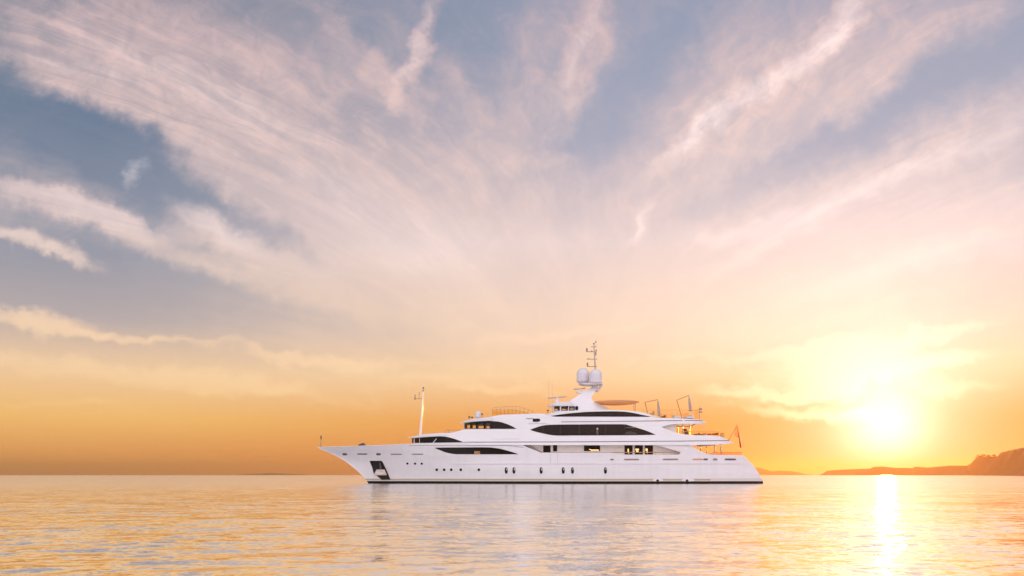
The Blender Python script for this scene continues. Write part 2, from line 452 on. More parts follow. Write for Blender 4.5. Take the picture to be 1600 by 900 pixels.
# ------------------------------------------------------------------ materials
M = dict(
    white=mat('white_gloss_paint', (0.80, 0.79, 0.80), 0.22, coat=0.4, vary=0.05, vscale=0.35),
    cream=mat('cream_panel', (0.84, 0.76, 0.68), 0.45, vary=0.06),
    glass=mat('black_tinted_glass', (0.005, 0.006, 0.006), 0.03, spec=0.2),
    dark=mat('dark_interior', (0.012, 0.011, 0.010), 0.6),
    line=mat('grey_rub_strip', (0.13, 0.10, 0.13), 0.4),
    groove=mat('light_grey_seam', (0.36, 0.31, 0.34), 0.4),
    steel=mat('polished_steel', (0.62, 0.58, 0.56), 0.22, metal=1.0),
    gunmetal=mat('gunmetal', (0.10, 0.085, 0.085), 0.4, metal=0.3),
    bronze=mat('warm_bronze_vent', (0.30, 0.22, 0.20), 0.4, metal=0.4),
    teak=mat('varnished_teak', (0.42, 0.20, 0.07), 0.3, coat=0.5, vary=0.2),
    canvas=mat('beige_canvas', (0.52, 0.42, 0.38), 0.8, vary=0.1),
    cushion=mat('tan_cushion', (0.50, 0.30, 0.16), 0.8, vary=0.1),
    brown=mat('brown_cushion', (0.16, 0.06, 0.03), 0.7),
    radome=mat('white_radome', (0.70, 0.69, 0.72), 0.4),
    sofa=mat('white_upholstery', (0.72, 0.70, 0.74), 0.7, vary=0.05),
    joint=mat('dark_sealant', (0.035, 0.033, 0.033), 0.6),
    black=mat('black_rubber', (0.01, 0.01, 0.01), 0.6),
)

def hull_paint():
    m = bpy.data.materials.new('hull_paint'); m.use_nodes = True
    t = m.node_tree; N = Net(t); b = t.nodes['Principled BSDF']
    z = N.xyz(t.nodes.new('ShaderNodeNewGeometry').outputs['Position'])[2]
    p = t.nodes.new('ShaderNodeTexCoord').outputs['Object']
    n = N.noise(N.v('MULTIPLY', p, (0.15, 1, 0.6)), 0.8, 5, 0.6)
    streak = N.noise(N.v('MULTIPLY', p, (2.2, 1, 0.12)), 1.0, 5, 0.6)
    k = N.mul(N.smooth(n, 0.3, 0.7, 0.95, 1.01), N.smooth(streak, 0.35, 0.75, 1.0, 0.955))
    c = N.v('SCALE', (0.80, 0.78, 0.79), k)
    c = N.mix(N.mul(N.m('LESS_THAN', z, 0.64), 1.0), c, (0.50, 0.40, 0.27, 1))
    c = N.mix(N.m('LESS_THAN', z, 0.40), c, (0.78, 0.74, 0.70, 1))
    c = N.mix(N.m('LESS_THAN', z, 0.33), c, (0.008, 0.008, 0.007, 1))
    t.links.new(c, b.inputs['Base Color'])
    above = N.m('GREATER_THAN', z, 0.33)
    b.inputs['Roughness'].default_value = 0.2; t.links.new(N.mul(above, 0.4), b.inputs['Coat Weight']); t.links.new(N.add(0.08, N.mul(above, 0.42)), b.inputs['Specular IOR Level'])
    b.inputs['Coat Roughness'].default_value = 0.05
    bp = t.nodes.new('ShaderNodeBump'); bp.inputs['Strength'].default_value = 0.25; bp.inputs['Distance'].default_value = 0.02
    t.links.new(N.noise(N.v('MULTIPLY', p, (0.7, 0.7, 1.2)), 0.9, 2, 0.4), bp.inputs['Height']); t.links.new(bp.outputs[0], b.inputs['Normal']); t.links.new(bp.outputs[0], b.inputs['Coat Normal'])
    return m
M['hull'] = hull_paint()

def clear_tint(name, col, gloss=0.12):
    """tinted see-through sheet: straight light through, a little mirror"""
    m = bpy.data.materials.new(name); m.use_nodes = True
    t = m.node_tree; t.nodes.clear(); N = Net(t)
    o = t.nodes.new('ShaderNodeOutputMaterial'); mx = t.nodes.new('ShaderNodeMixShader')
    a = t.nodes.new('ShaderNodeBsdfTransparent'); a.inputs[0].default_value = (*col, 1)
    g = t.nodes.new('ShaderNodeBsdfGlossy'); g.inputs['Roughness'].default_value = 0.05
    mx.inputs[0].default_value = gloss
    t.links.new(a.outputs[0], mx.inputs[1]); t.links.new(g.outputs[0], mx.inputs[2]); t.links.new(mx.outputs[0], o.inputs[0])
    return m
M['pane'] = clear_tint('clear_tinted_pane', (0.85, 0.78, 0.55), 0.06)
M['amber'] = clear_tint('amber_screen', (1.0, 0.82, 0.48), 0.05)

def cloth(name, base, trans):
    m = bpy.data.materials.new(name); m.use_nodes = True
    t = m.node_tree; t.nodes.clear()
    o = t.nodes.new('ShaderNodeOutputMaterial'); mx = t.nodes.new('ShaderNodeMixShader'); mx.inputs[0].default_value = 0.55
    a = t.nodes.new('ShaderNodeBsdfDiffuse'); a.inputs[0].default_value = (*base, 1)
    g = t.nodes.new('ShaderNodeBsdfTranslucent'); g.inputs[0].default_value = (*trans, 1)
    t.links.new(a.outputs[0], mx.inputs[1]); t.links.new(g.outputs[0], mx.inputs[2]); t.links.new(mx.outputs[0], o.inputs[0])
    return m

def glow_screen(name, base, trans, clear):
    m = cloth(name, base, trans); t = m.node_tree
    o = [n for n in t.nodes if n.type == 'OUTPUT_MATERIAL'][0]; old = o.inputs[0].links[0].from_socket
    mx = t.nodes.new('ShaderNodeMixShader'); tr = t.nodes.new('ShaderNodeBsdfTransparent'); mx.inputs[0].default_value = clear
    t.links.new(old, mx.inputs[1]); t.links.new(tr.outputs[0], mx.inputs[2]); t.links.new(mx.outputs[0], o.inputs[0]); return m
M['amber'] = clear_tint('amber_screen', (1.0, 0.84, 0.46), 0.03)
M['orange'] = clear_tint('orange_screen', (1.0, 0.70, 0.28), 0.03)
M['screen'] = clear_tint('pale_screen', (1.0, 0.93, 0.76), 0.03)
M['gold'] = mat('sunset_gold_rail', (0.75, 0.50, 0.24), 0.3, metal=0.4)  # steel rails with the orange of the low sun put into their colour

# ------------------------------------------------------------------ the yacht
yacht = bpy.data.objects.new('motor_yacht', None); COL.objects.link(yacht)
yacht.location = (W(846, 756).x, YC, 0); yacht.empty_display_size = 2
bpy.context.view_layer.update()
tag(yacht, 'large white motor yacht with black tinted windows lying at anchor', 'yacht')

STEM = [(698.9, 495.3), (704, 505), (710, 518.9), (716, 530.5), (722.3, 540.5), (728, 548), (733.9, 555), (742.5, 565), (748, 570), (754.8, 575.2), (760, 578.5)]
STERN = [(711.4, 1160.5), (716, 1166), (724, 1174), (731, 1180), (741, 1186.5), (751, 1192), (760, 1193)]
SHEER = [(495, 698.9), (559, 697), (600, 695.6), (640, 693.6), (660, 692.2), (700, 691.6), (724, 691.3), (900, 691), (1064, 691), (1076, 694), (1082, 698), (1091, 703.4), (1100, 707.6), (1113, 710.4), (1160.5, 711.4), (1200, 712)]
FK = 0.70
def hull_hb(px, f, px0=None):
    if px0 is None: px0 = interp(STEM, 760 + (698.9 - 760) * f)
    d = max(0.0, px - px0); L = 330 - 85 * f
    g = 1 - (1 - min(d / L, 1.0)) ** 2.2
    B = 4.8 - 0.55 * max(0.0, 0.4 - f) / 0.4
    hb = B * g
    if f < FK: hb *= 1 - 0.55 * (FK - f) * min(1.0, max(0.0, (760 - px) / 200))
    if px > 1000: hb *= 1 - 0.12 * ((px - 1000) / 190) ** 2
    return max(hb, 0.05)
def hull_f(px, py): return min(1.0, max(0.0, (760 - py) / (760 - interp(SHEER, px))))
def hull_side(px, py): return hull_hb(px, hull_f(px, py))
def near(px, py, hb): return W(px, py, YC - hb)
def mirror(v): return Vector((v.x, 2 * YC - v.y, v.z))

def make_hull():
    fs = [0, .04, .08, .12, .16, .2, .26, .33, .4, .47, .54, .6, .66, .698, .702, .75, .8, .86, .92, .96, 1.0]
    us = [(i / 110) for i in range(111)]
    us = sorted(set(us + [0.004, 0.013]))
    P = []
    for f in fs:
        a = interp(STEM, 760 + (698.9 - 760) * f); b = interp(STERN, 760 + (711.4 - 760) * f)
        row = []
        for u in us:
            px = a + (b - a) * u
            py = 760 + (interp(SHEER, px) - 760) * f
            row.append(near(px, py, hull_hb(px, f, a)))
        P.append(row)
    mb = MB(); n = len(us)
    mb.grid(P); mb.grid([[mirror(v) for v in r] for r in P])
    mb.grid([P[-1], [mirror(v) for v in P[-1]]]); mb.grid([P[0], [mirror(v) for v in P[0]]])
    mb.grid([[r[0] for r in P], [mirror(r[0]) for r in P]]); mb.grid([[r[-1] for r in P], [mirror(r[-1]) for r in P]])
    return mb.build('hull', M['hull'], yacht, ang=28)
hull = make_hull()

WALK = [(818, 693.2), (1020, 693.2), (1021, 695.3), (1033, 697.3), (1047, 701.5), (1063.5, 706.3), (1062.5, 709), (1058, 710.4), (972, 710.4), (962, 708.2), (955, 707.4), (845, 707.4), (818, 696.2)]
ANCH = [(576.6, 720), (596.3, 720), (598.5, 722.7), (604, 736), (609, 749.5), (584, 750), (582.5, 746), (582, 741), (580, 729.7)]
c1 = MB().prism(pix_poly(WALK, YC - 4.8), 90, YC - 3.95)
c2 = MB().prism(pix_poly(ANCH, YC - 1.6), 90, YC - 0.55)
cut(hull, [(c1, M['white']), (c2, M['black'])])

# a deck house: loft through stations, section with a rounded shoulder
def tier(name, xs, top, bot, hbf, m, rr=0.18, crown=0.06, parent=yacht):
    rows = []
    for px in xs:
        t, b = interp(top, px), interp(bot, px)
        hb_b, hb_t = max(hbf(px, b), 0.02), max(hbf(px, t), 0.02)
        hgt = abs(b - t); r = min(rr / 0.081, hgt * 0.45); rm = min(rr, hb_t * 0.5)
        sec = [near(px, b, hb_b)]
        for q in (0.25, 0.5, 0.75): 
            py = b + (t + r - b) * q; sec.append(near(px, py, max(hbf(px, py), 0.02)))
        for q in range(6):
            an = q / 5 * math.pi / 2
            v = near(px, t + r, max(hbf(px, t + r), 0.02))
            v = v + Vector((0, rm * (1 - math.cos(an)), r * 0.081 * math.sin(an)))
            sec.append(v)
        ring = sec + [Vector((sec[-1].x, YC, sec[-1].z + crown))] + [mirror(v) for v in reversed(sec)] + [Vector((sec[0].x, YC, sec[0].z))]
        rows.append(ring)
    mb = MB(); b = mb.grid(rows, True); n = len(rows[0])
    mb.f.append([b + i for i in range(n)][::-1]); e = b + (len(rows) - 1) * n; mb.f.append([e + i for i in range(n)])
    return mb.build(name, m, parent, ang=30)

def nose(px, x0, ln, full):
    t = min(1.0, max(0.0, (px - x0) / ln)); return full * math.sqrt(max(0.0, 1 - (1 - t) ** 2))
def tail(px, x0, ln, k):
    t = max(0.0, (px - x0) / ln); return math.sqrt(max(0.0, 1 - k * min(1, t) ** 2))
SL = 0.012
def hbB(px, py): return nose(px, 643, 110, 4.85) * tail(px, 1112, 36, 0.72) - SL * (691.3 - py) * min(1, max(0, (px - 643) / 60))
def hbC(px, py): return nose(px, 724, 100, 4.83) * tail(px, 1072, 33, 0.75) - SL * (691.3 - py) * min(1, max(0, (px - 724) / 50))
def hbD(px, py): return nose(px, 838, 70, 4.25) * tail(px, 985, 48, 0.1) - SL * (651 - py)
def hbBC(px, py): return hbB(px, py)

def rng_(a, b, n, extra=()):
    return sorted(set([a + (b - a) * i / (n - 1) for i in range(n)] + list(extra)))
def nosed(x0, ln, b, n, extra=()):
    xs = [x0 + ln * (1 - math.cos(i / 14 * math.pi / 2)) for i in range(1, 15)]
    xs += [x0 + ln + (b - x0 - ln) * i / n for i in range(1, n + 1)]
    return sorted(set(xs + list(extra)))

B_TOP = [(643, 683.4), (655, 680.6), (660, 679.2), (690, 677), (705, 676), (712, 674.5), (722, 671.6), (730, 670.6), (820, 670.6), (1020, 667), (1035, 667.2), (1040, 669.6), (1048, 673), (1057, 675.8), (1068, 678.4), (1089, 680), (1105, 680.2), (1118, 681), (1128.7, 682.6), (1138, 687.5), (1144, 690.6), (1147, 691.8)]
B_BOT = [(643, 692.8), (724, 695.2), (1085, 695.4), (1117, 694.6), (1130, 693.8), (1147, 692.4)]
houseB = tier('upper_deck_house', nosed(643, 110, 1147, 80, (705, 712, 722, 1035, 1040, 1048, 1057, 1068, 1128.7, 1138, 1144)), B_TOP, B_BOT, hbB, M['white'])
C_TOP = [(724, 659.6), (735, 656.5), (760, 653), (772, 649.6), (785, 647.6), (840, 646), (850, 646), (858, 649.6), (870, 651.2), (1060, 653.4), (1096, 655.3), (1101, 658), (1104, 660.6)]
C_BOT = [(724, 671.4), (1034, 671.4), (1034.6, 667), (1044.5, 663.8), (1056, 662.3), (1089, 661.9), (1104, 661.2)]
houseC = tier('bridge_deck_house', nosed(724, 100, 1104, 70, (735, 760, 772, 785, 850, 858, 870, 1034, 1034.6, 1044.5, 1056, 1089, 1096, 1101)), C_TOP, C_BOT, hbC, M['white'])
D_TOP = [(850, 648.2), (856, 646.6), (862, 645.2), (880, 642.6), (900, 641), (950, 640), (975, 640.7), (1000, 643), (1015, 646.8), (1032, 651.6)]
D_BOT = [(850, 653), (1032, 653.2)]
houseD = tier('sun_deck_coaming', rng_(850, 1032, 46), D_TOP, D_BOT, hbD, M['white'])
# visors over the forward windows
tier('visor', nosed(637, 60, 690, 4), [(637, 683.4), (655, 680.0), (660, 678.5), (690, 676.3)], [(637, 684.1), (650, 683.8), (665, 682.6), (690, 681.2)], lambda px, py: nose(px, 637, 116, 4.7), M['white'], 0.1)
tier('visor', nosed(718.5, 50, 768, 4), [(718.5, 659.9), (727, 657), (735, 655), (760, 652.2), (768, 650.8)], [(718.5, 660.7), (727, 659.7), (740, 658.3), (768, 657.2)], lambda px, py: nose(px, 718.5, 104, 4.5), M['white'], 0.1)

# ---- windows that follow the side of the body
def skin(name, top, bot, hbf, m, off=0.03, n=40, parent=yacht, thick=0.05):
    a, b = spline(top, 4 * n), spline(bot, 4 * n)
    x0, x1 = max(a[0][0], b[0][0]), min(a[-1][0], b[-1][0])
    rows = []; back = []
    for i in range(n):
        t = i / (n - 1); px = x0 + (x1 - x0) * (0.5 - 0.5 * math.cos(t * math.pi))
        ty, by = interp(a, px), interp(b, px)
        if by - ty < 0.12: ty -= 0.06; by = ty + 0.12
        cols = [ty + (by - ty) * k / 4 for k in range(5)]
        rows.append([near(px, q, hbf(px, q) + off) for q in cols])
        back.append([near(px, q, hbf(px, q) + off - thick) for q in cols])
    mb = MB(); ring = [r + list(reversed(k)) for r, k in zip(rows, back)]
    e = mb.grid(ring, True); q = len(ring[0])
    mb.f.append([e + i for i in range(q)][::-1]); z = e + (len(ring) - 1) * q; mb.f.append([z + i for i in range(q)])
    return mb.build(name, m, parent, ang=40)
def hole(pts, Y, m='dark', y0=90, y1=140): return (MB().prism(pix_poly(pts, Y), y0, y1), M[m])
def rect(x0, y0, x1, y1): return [(x0, y0), (x1, y0), (x1, y1), (x0, y1)]
def pane(x0, y0, x1, y1, hbf, parent, mt='pane', off=0.0):
    mb = MB(); xs = [x0 + (x1 - x0) * i / 4 for i in range(5)]
    mb.grid([[near(x, y, hbf(x, y) + off) for y in (y0, y1)] for x in xs]); return mb.build('pane', M[mt], parent, ang=60)

# wheelhouse: wrap-round windows, clear through to the far side
bridge_win = skin('window', [(725.6, 661.4), (733, 660.2), (740, 659.3), (757, 658), (768, 657.9), (780, 659), (792, 662.5), (800, 666), (806.5, 669.6)],
                  [(725.6, 669.9), (760, 670), (806.5, 670)], hbC, M['glass'], 0.03, 44)
gaps = [(728.6, 734.6), (736.6, 743.6), (745.6, 755.6), (758, 765)]
hs = [rect(a, 661.6 if a > 735 else 662, b, 669.4) for a, b in gaps]
cut(houseC, [hole(h, YC - hbC((h[0][0] + h[1][0]) / 2, 665)) for h in hs])
cut(bridge_win, [hole(h, YC - hbC((h[0][0] + h[1][0]) / 2, 665)) for h in hs])
for h in hs: pane(h[0][0], h[0][1], h[1][0], h[2][1], hbC, bridge_win)

# forward saloon of the upper deck
fwd = skin('window', [(643.6, 684.7), (660, 683.5), (672, 682.6), (685, 682), (693, 682.2), (700, 683), (712, 686.4), (724, 690.9)], [(643.6, 692), (690, 692), (724, 691.2)], hbB, M['glass'], 0.03, 40)
for a in (646.4, 655.2):
    mb = MB(); mb.grid([[near(x, y, hbB(x, y) + 0.05) for y in (684.2, 692)] for x in (a, a + (1.3 if a < 650 else 0.6))]); mb.build('mullion', M['white'], fwd)
mb = MB(); mb.tube([near(676.5, 692, hbB(676.5, 692) + .06), near(682, 685.4, hbB(682, 685.4) + .06)], 0.05); mb.build('strut', M['white'], fwd)
# upper deck saloon
big = skin('window', [(828.8, 671.4), (837, 668.2), (848, 665), (863.5, 663.6), (900, 663.2), (969, 662.9), (980, 664), (990, 666.8), (1009, 672.7), (1024.3, 679.0)],
           [(828.8, 671.6), (835, 673.9), (848, 677), (867, 680.2), (900, 680.3), (980, 680.0), (1024.3, 679.3)], hbB, M['glass'], 0.035, 60)
h2 = [[(977, 674.4), (984, 673.6), (992, 675.4), (998, 677.6), (998, 678.4), (977, 678.4)], rect(978, 666.8, 993, 668.2), rect(932.2, 668.2, 934.8, 678.6)]
cut(houseB, [hole(h2[0], YC - 4.7), hole(h2[2], YC - 4.7, 'cream', 90, YC - 3.6)])
cut(houseC, [hole(h2[1], YC - 4.6)])
cut(big, [hole(h, YC - 4.7, 'dark', 90, YC) for h in h2])
for h in h2: 
    xs = [p[0] for p in h]; ys = [p[1] for p in h]; pane(min(xs), min(ys), max(xs), max(ys), hbB, big, off=-0.01)
for x in (848.4, 875.2, 905, 946.6, 976.2):
    ya, yb = {848.4: (665.2, 677.0), 875.2: (663.6, 680.1), 905: (663.2, 680.2), 946.6: (663, 680.1), 976.2: (663.6, 680)}[x]
    mb = MB(); mb.grid([[near(q, y, hbB(q, y) + .04) for y in (ya, (ya + yb) / 2, yb)] for q in (x - .25, x + .25)]); mb.build('pane_joint', M['joint'], big)
# sun deck crescent
skin('window', [(858.6, 650.5), (870, 648.4), (886, 646.3), (902, 644.7), (918, 643.6), (945, 642.8), (971, 643), (990, 645.3), (1003, 648.2), (1016, 650.7)], [(858.6, 650.9), (900, 650.9), (1016, 651.1)], hbD, M['glass'], 0.03, 50)
# main deck forward
mdw = skin('window', [(679.3, 699.8), (689, 699.4), (720, 699.1), (761, 699), (772, 699.8), (782, 701.3), (796, 705), (809.2, 709.3)], [(679.3, 700.2), (687, 703.2), (696.7, 706.9), (706, 708.9), (716, 709.7), (760, 709.8), (809.2, 709.7)], hull_side, M['glass'], 0.03, 50)
mb = MB(); mb.grid([[near(x, y, hull_side(x, y) + .034) for y in (704.8, 709.3)] for x in (741, 746, 750)]); mb.build('lit_spot', M['teak'], mdw)  # lit spot behind the glass, put in as a brown panel
# rounded slot on the bridge deck
skin('vent', [(832.4, 655), (834, 654.2), (841, 654.0), (843.4, 654.8), (844.2, 656.4)], [(832.4, 659), (836, 659), (841, 659), (843.4, 658.2), (844.2, 656.8)], hbC, M['glass'], 0.03, 20)
def strip(name, pts, hbf, m, w, h=None, off=0.02, parent=yacht, n=60):
    """moulding running along the side"""
    sp = [(pts[0][0] + (pts[-1][0] - pts[0][0]) * i / (n - 1),) for i in range(n)]
    rows = []
    for (px,) in sp:
        py = interp(pts, px); hb = hbf(px, py)
        rows.append([near(px, py - w / 2, hb - .05), near(px, py - w / 2, hb + off), near(px, py + w / 2, hb + off), near(px, py + w / 2, hb - .05)])
    mb = MB(); e = mb.grid(rows, True); mb.f.append([e, e + 1, e + 2, e + 3][::-1]); z = e + 4 * (n - 1); mb.f.append([z, z + 1, z + 2, z + 3])
    return mb.build(name, m, parent, ang=30)
strip('rub_or_shadow_strip', [(724, 690.9), (900, 690.3), (1060, 689.2), (1139, 688.3)], hbB, M['line'], 0.95, off=0.03)
strip('rub_or_shadow_strip', [(877, 659.1), (960, 658.4), (1066.5, 657)], hbC, M['line'], 0.9, off=0.03)
strip('rub_or_shadow_strip', [(1069.5, 657), (1098, 656.6)], hbC, M['line'], 0.9, off=0.03, n=14)
strip('rub_or_shadow_strip', [(640, 696.0), (700, 695.9), (782, 695.8), (800, 696.6), (818, 699)], hull_side, M['groove'], 0.7, off=0.03)  # bulwark bottom line; shadow under the proud deck side put in as grey
strip('ledge', [(822, 654), (834, 654.1)], hbC, M['line'], 0.7, off=0.05, n=8)
strip('ledge', [(826, 660.7), (855, 660.8)], hbC, M['white'], 1.0, off=0.10, n=12)
strip('ledge', [(768, 685.6), (812, 685.4)], hbB, M['white'], 0.7, off=0.04, n=12)
strip('rub_rail', [(707, 724.1), (900, 724.0), (1160, 723.8)], hull_side, M['white'], 1.2, off=0.07)
strip('boot_strake', [(1110, 750.0), (1190, 749.9)], hull_side, M['white'], 1.7, off=0.09, n=30)
strip('bulwark_cap', [(497, 698.9), (559, 697), (600, 695.6), (640, 693.6)], hull_side, M['white'], 0.8, off=0.06)

# ---- main deck walkway behind the side opening
mb = MB(); mb.box((W(936, 702, YC - 4.0).x, YC - 4.0, W(936, 701.5, YC - 4.0).z), 20.2, 0.06, 1.55); mb.build('cabin_wall', M['cream'], yacht)
YW = YC - 4.06
def wall_win(x0, y0, x1, y1, m='glass'):
    a, b = W(x0, y0, YW), W(x1, y1, YW); mb = MB(); c = (a + b) / 2
    mb.box(c, b.x - a.x, 0.06, a.z - b.z); return mb.build('window', M[m], yacht, bevel=0.01)
wall_win(848.8, 696.4, 860.2, 707); wall_win(864.3, 695.4, 870.4, 705.2)
wb = wall_win(912.5, 696.2, 937.5, 704.8)
doors = [wall_win(a, 696, a + 12.6, 710) for a in (975.8, 991.8, 1007.6)]
warm = mat('sky_glow', (0.8, 0.6, 0.3), 0.5, emit=(1.0, 0.62, 0.2), estr=1.1)  # added glowing patches for sunset sky seen through the far windows
for par, x0, y0, x1, y1 in ((wb, 923, 702.4, 935.5, 704.3), (wb, 920.5, 701.7, 923.4, 702.8), (doors[0], 980.6, 701.2, 982.6, 706), (doors[0], 981.6, 706.2, 983, 708.6), (doors[1], 992.8, 701, 998.2, 703.6), (doors[1], 994, 704, 997.6, 707), (doors[2], 1008.6, 700.8, 1012, 704.4), (doors[2], 1010.4, 705, 1011.8, 708)):
    a, b = W(x0, y0, YW - .035), W(x1, y1, YW - .035); q = MB(); q.box((a + b) / 2, b.x - a.x, 0.012, a.z - b.z); q.build('sky_glow_patch', warm, par, bevel=0.004)
mb = MB(); mb.tube([W(956, 707, YC - 4.75), W(1062, 706.6, YC - 4.75)], 0.055); mb.build('handrail', M['teak'], yacht)
for x in range(964, 1062, 12):
    mb = MB(); mb.tube([W(x, 707, YC - 4.75), W(x, 710.8, YC - 4.75)], 0.018, 6); mb.build('handrail_post', M['steel'], yacht)
mb = MB(); mb.tube([W(845, 707.2, YC - 4.74), W(956, 707.1, YC - 4.74)], 0.04); mb.build('handrail', M['bronze'], yacht)
for o_ in (0, 6):
    mb = MB(); mb.tube([W(821 + o_, 696, YC - 4.4), W(846 + o_ * .3, 707, YC - 4.4)], 0.04); mb.build('stair_rail', M['bronze'], yacht)

# ---- hull fittings
def oval(name, px, py, rx, ry, hbf, m, off=0.02, sq=2.0, parent=yacht, tilt=0.0, n=28, rim=None):
    pts = []
    for k in range(n):
        a = 2 * math.pi * k / n; c, s_ = math.cos(a), math.sin(a)
        dx = rx * math.copysign(abs(c) ** (2 / sq), c); dy = ry * math.copysign(abs(s_) ** (2 / sq), s_)
        pts.append((px + dx * math.cos(tilt) - dy * math.sin(tilt), py + dx * math.sin(tilt) + dy * math.cos(tilt)))
    fr = [near(x, y, hbf(x, y) + off) for x, y in pts]; bk = [near(x, y, hbf(x, y) - .05) for x, y in pts]
    mb = MB(); mb.grid([bk, fr], True); mb.face(fr); o = mb.build(name, m, parent, ang=40)
    if rim:
        mb = MB(); hb2 = lambda x, y: hbf(x, y) + off
        g = lambda k_, q, o2: near(px + (x - px) * q, py + (y - py) * q, hbf(px + (x - px) * q, py + (y - py) * q) + o2) 
        rows = []
        for q, o2 in ((1.0, -.03), (1.0, off + .03), (1 + .09 / max(rx, .5) * 5, off + .025), (1 + .09 / max(rx, .5) * 5, -.03)):
            rows.append([near(px + (x - px) * q, py + (y - py) * (1 + (q - 1) * rx / ry), hbf(x, y) + o2) for x, y in pts])
        mb.grid(rows, True); mb.build('rim', rim, o, ang=40)
    return o
for x, y in ((636.5, 724.3), (648.5, 724.5), (659, 724.5)): oval('porthole', x, y, 1.9, 1.7, hull_side, M['glass'], rim=M['white'])
for x in (682.3, 694, 705, 720, 748.2): oval('porthole', x, 734, 2.1, 2.2, hull_side, M['glass'], rim=M['white'])
for x in (791, 803, 845.5, 880, 894.5, 946): oval('porthole', x, 735.2, 2.3, 5.0, hull_side, M['glass'], sq=2.8, rim=M['white'])
for x in (538.8, 591.4): oval('fairlead', x, 709.7, 3.6, 1.7, hull_side, M['gunmetal'], sq=2.4, rim=M['steel'])
oval('freeing_port', 566, 709.5, 8, 0.9, hull_side, M['gunmetal'], sq=5)
for x, w_ in ((619, 9), (652.4, 9)): oval('freeing_port', x, 709.8, w_, 0.95, hull_side, M['bronze'], sq=5)
oval('fairlead', 956.2, 718, 2.9, 1.3, hull_side, M['bronze'], sq=3, rim=M['white'])
oval('freeing_port', 986.8, 718, 11.8, 1.2, hull_side, M['bronze'], sq=6)
oval('freeing_port', 1047.6, 717.8, 12.3, 1.2, hull_side, M['bronze'], sq=6)
tn = mat('sky_orange_port', (0.62, 0.34, 0.18), 0.4, metal=0.2)  # orange sky showing through the port is put into its colour
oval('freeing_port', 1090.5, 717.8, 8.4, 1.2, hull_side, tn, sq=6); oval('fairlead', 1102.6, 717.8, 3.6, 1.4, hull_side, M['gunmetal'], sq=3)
oval('fairlead', 1117.4, 717.8, 3.6, 1.6, hull_side, M['bronze'], sq=3, rim=M['white'])
oval('freeing_port', 1141.2, 717.8, 8.8, 1.4, hull_side, M['gunmetal'], sq=6)
for x, w_ in ((1028, 8), (1075, 10)):
    o = oval('exhaust_outlet', x, 750.2, w_, 2.0, hull_side, M['white'], off=0.1, sq=3)
    oval('outlet_hole', x - (0.5 if w_ == 8 else 1.5), 750.9, 2.2, 1.9, hull_side, M['black'], off=0.115, parent=o)
for (a, b) in (((860.3, 708.5), (860.3, 724)), ((871.2, 708.5), (871.2, 724))):
    mb = MB(); mb.grid([[near(a[0] - .18, y, hull_side(a[0], y) + .008), near(a[0] + .18, y, hull_side(a[0], y) + .008)] for y in (a[1], 712, 718, b[1])]); mb.build('gangway_seam', M['groove'], yacht)

# anchor in its pocket
pock = MB(); 
anc = MB()
zc = lambda x, y, hb=1.25: W(x, y, YC - hb)
anc.prism(pix_poly([(589, 733.7), (601, 733.7), (603.8, 740.8), (585, 741)], YC - 1.6), YC - 1.95, YC - 1.6)
anc.tube([zc(585, 741, 1.8), zc(603.8, 740.8, 1.8)], 0.16)
ank = anc.build('anchor', mat('galvanised_anchor', (0.66, 0.56, 0.50), 0.45, metal=0.15, vary=0.25), yacht, bevel=0.02)
mb = MB(); mb.tube([zc(595, 735, 1.7), zc(594, 723, 1.3)], 0.11); mb.build('shank', M['gunmetal'], ank)

# ---- aft wings and terraces
mb = MB(); q = pix_poly([(1028, 660.5), (1056, 660.5), (1056, 679), (1028, 674)], YC - 3.9); mb.prism(q, YC - 3.9, YC + 3.9); mb.build('aft_bulkhead', M['cream'], yacht, bevel=0.03)
def rail(name, pts, hbf, h_px, step, r=0.022, m='steel', both=True, mid=1, panel=None, inset=0.15, parent=yacht):
    """pts: top rail in pixels along the near edge; posts run down h_px"""
    def one(sgn):
        P = lambda px, py: (lambda v: v if sgn > 0 else mirror(v))(near(px, py, hbf(px, py) - inset))
        n = max(2, int((pts[-1][0] - pts[0][0]) / 2)); xs = [pts[0][0] + (pts[-1][0] - pts[0][0]) * i / n for i in range(n + 1)]
        hp = (lambda x: interp(h_px, x)) if isinstance(h_px, list) else (lambda x: h_px)
        mb = MB(); mb.tube([P(x, interp(pts, x)) for x in xs], r, 6)
        for k in range(1, mid + 1): mb.tube([P(x, interp(pts, x) + hp(x) * k / (mid + 1)) for x in xs], r * .5, 5)
        o = mb.build(name, M[m], parent)
        x = pts[0][0]
        while x <= pts[-1][0] + .1:
            q = MB(); q.tube([P(x, interp(pts, x)), P(x, interp(pts, x) + hp(x))], r, 6); q.build('post', M[m], o); x += step
        if panel:
            q = MB(); q.grid([[P(x, interp(pts, x) + .3), P(x, interp(pts, x) + hp(x))] for x in xs]); q.build('screen_panel', M[panel], o)
        return o
    one(1)
    if both: one(-1)
rail('railing', [(1057, 673.8), (1124, 674.2)], hbB, 7.5, 11, r=0.03, m='gold', panel='amber', mid=0, inset=0.25)
rail('railing', [(1113, 706.3), (1159, 706.6)], hull_side, 5.0, 8, r=0.05, m='gold', panel='orange', mid=1, inset=0.12)
rail('railing', [(1002, 640.4), (1091, 640.4)], hbC, [(1002, 9), (1030, 13), (1091, 14.5)], 8.1, r=0.024, m='gold', panel='screen', mid=1, inset=0.2)
for a, b in (((1116.2, 694.5), (1117.4, 710)), ((1125.6, 694), (1126.8, 710))):
    for sg in (1, -1):
        p0, p1 = near(*a, 4.1), near(*b, 4.1)
        if sg < 0: p0, p1 = mirror(p0), mirror(p1)
        mb = MB(); mb.tube([p0, p1], 0.085, 12); mb.build('support_pillar', M['steel'], yacht)
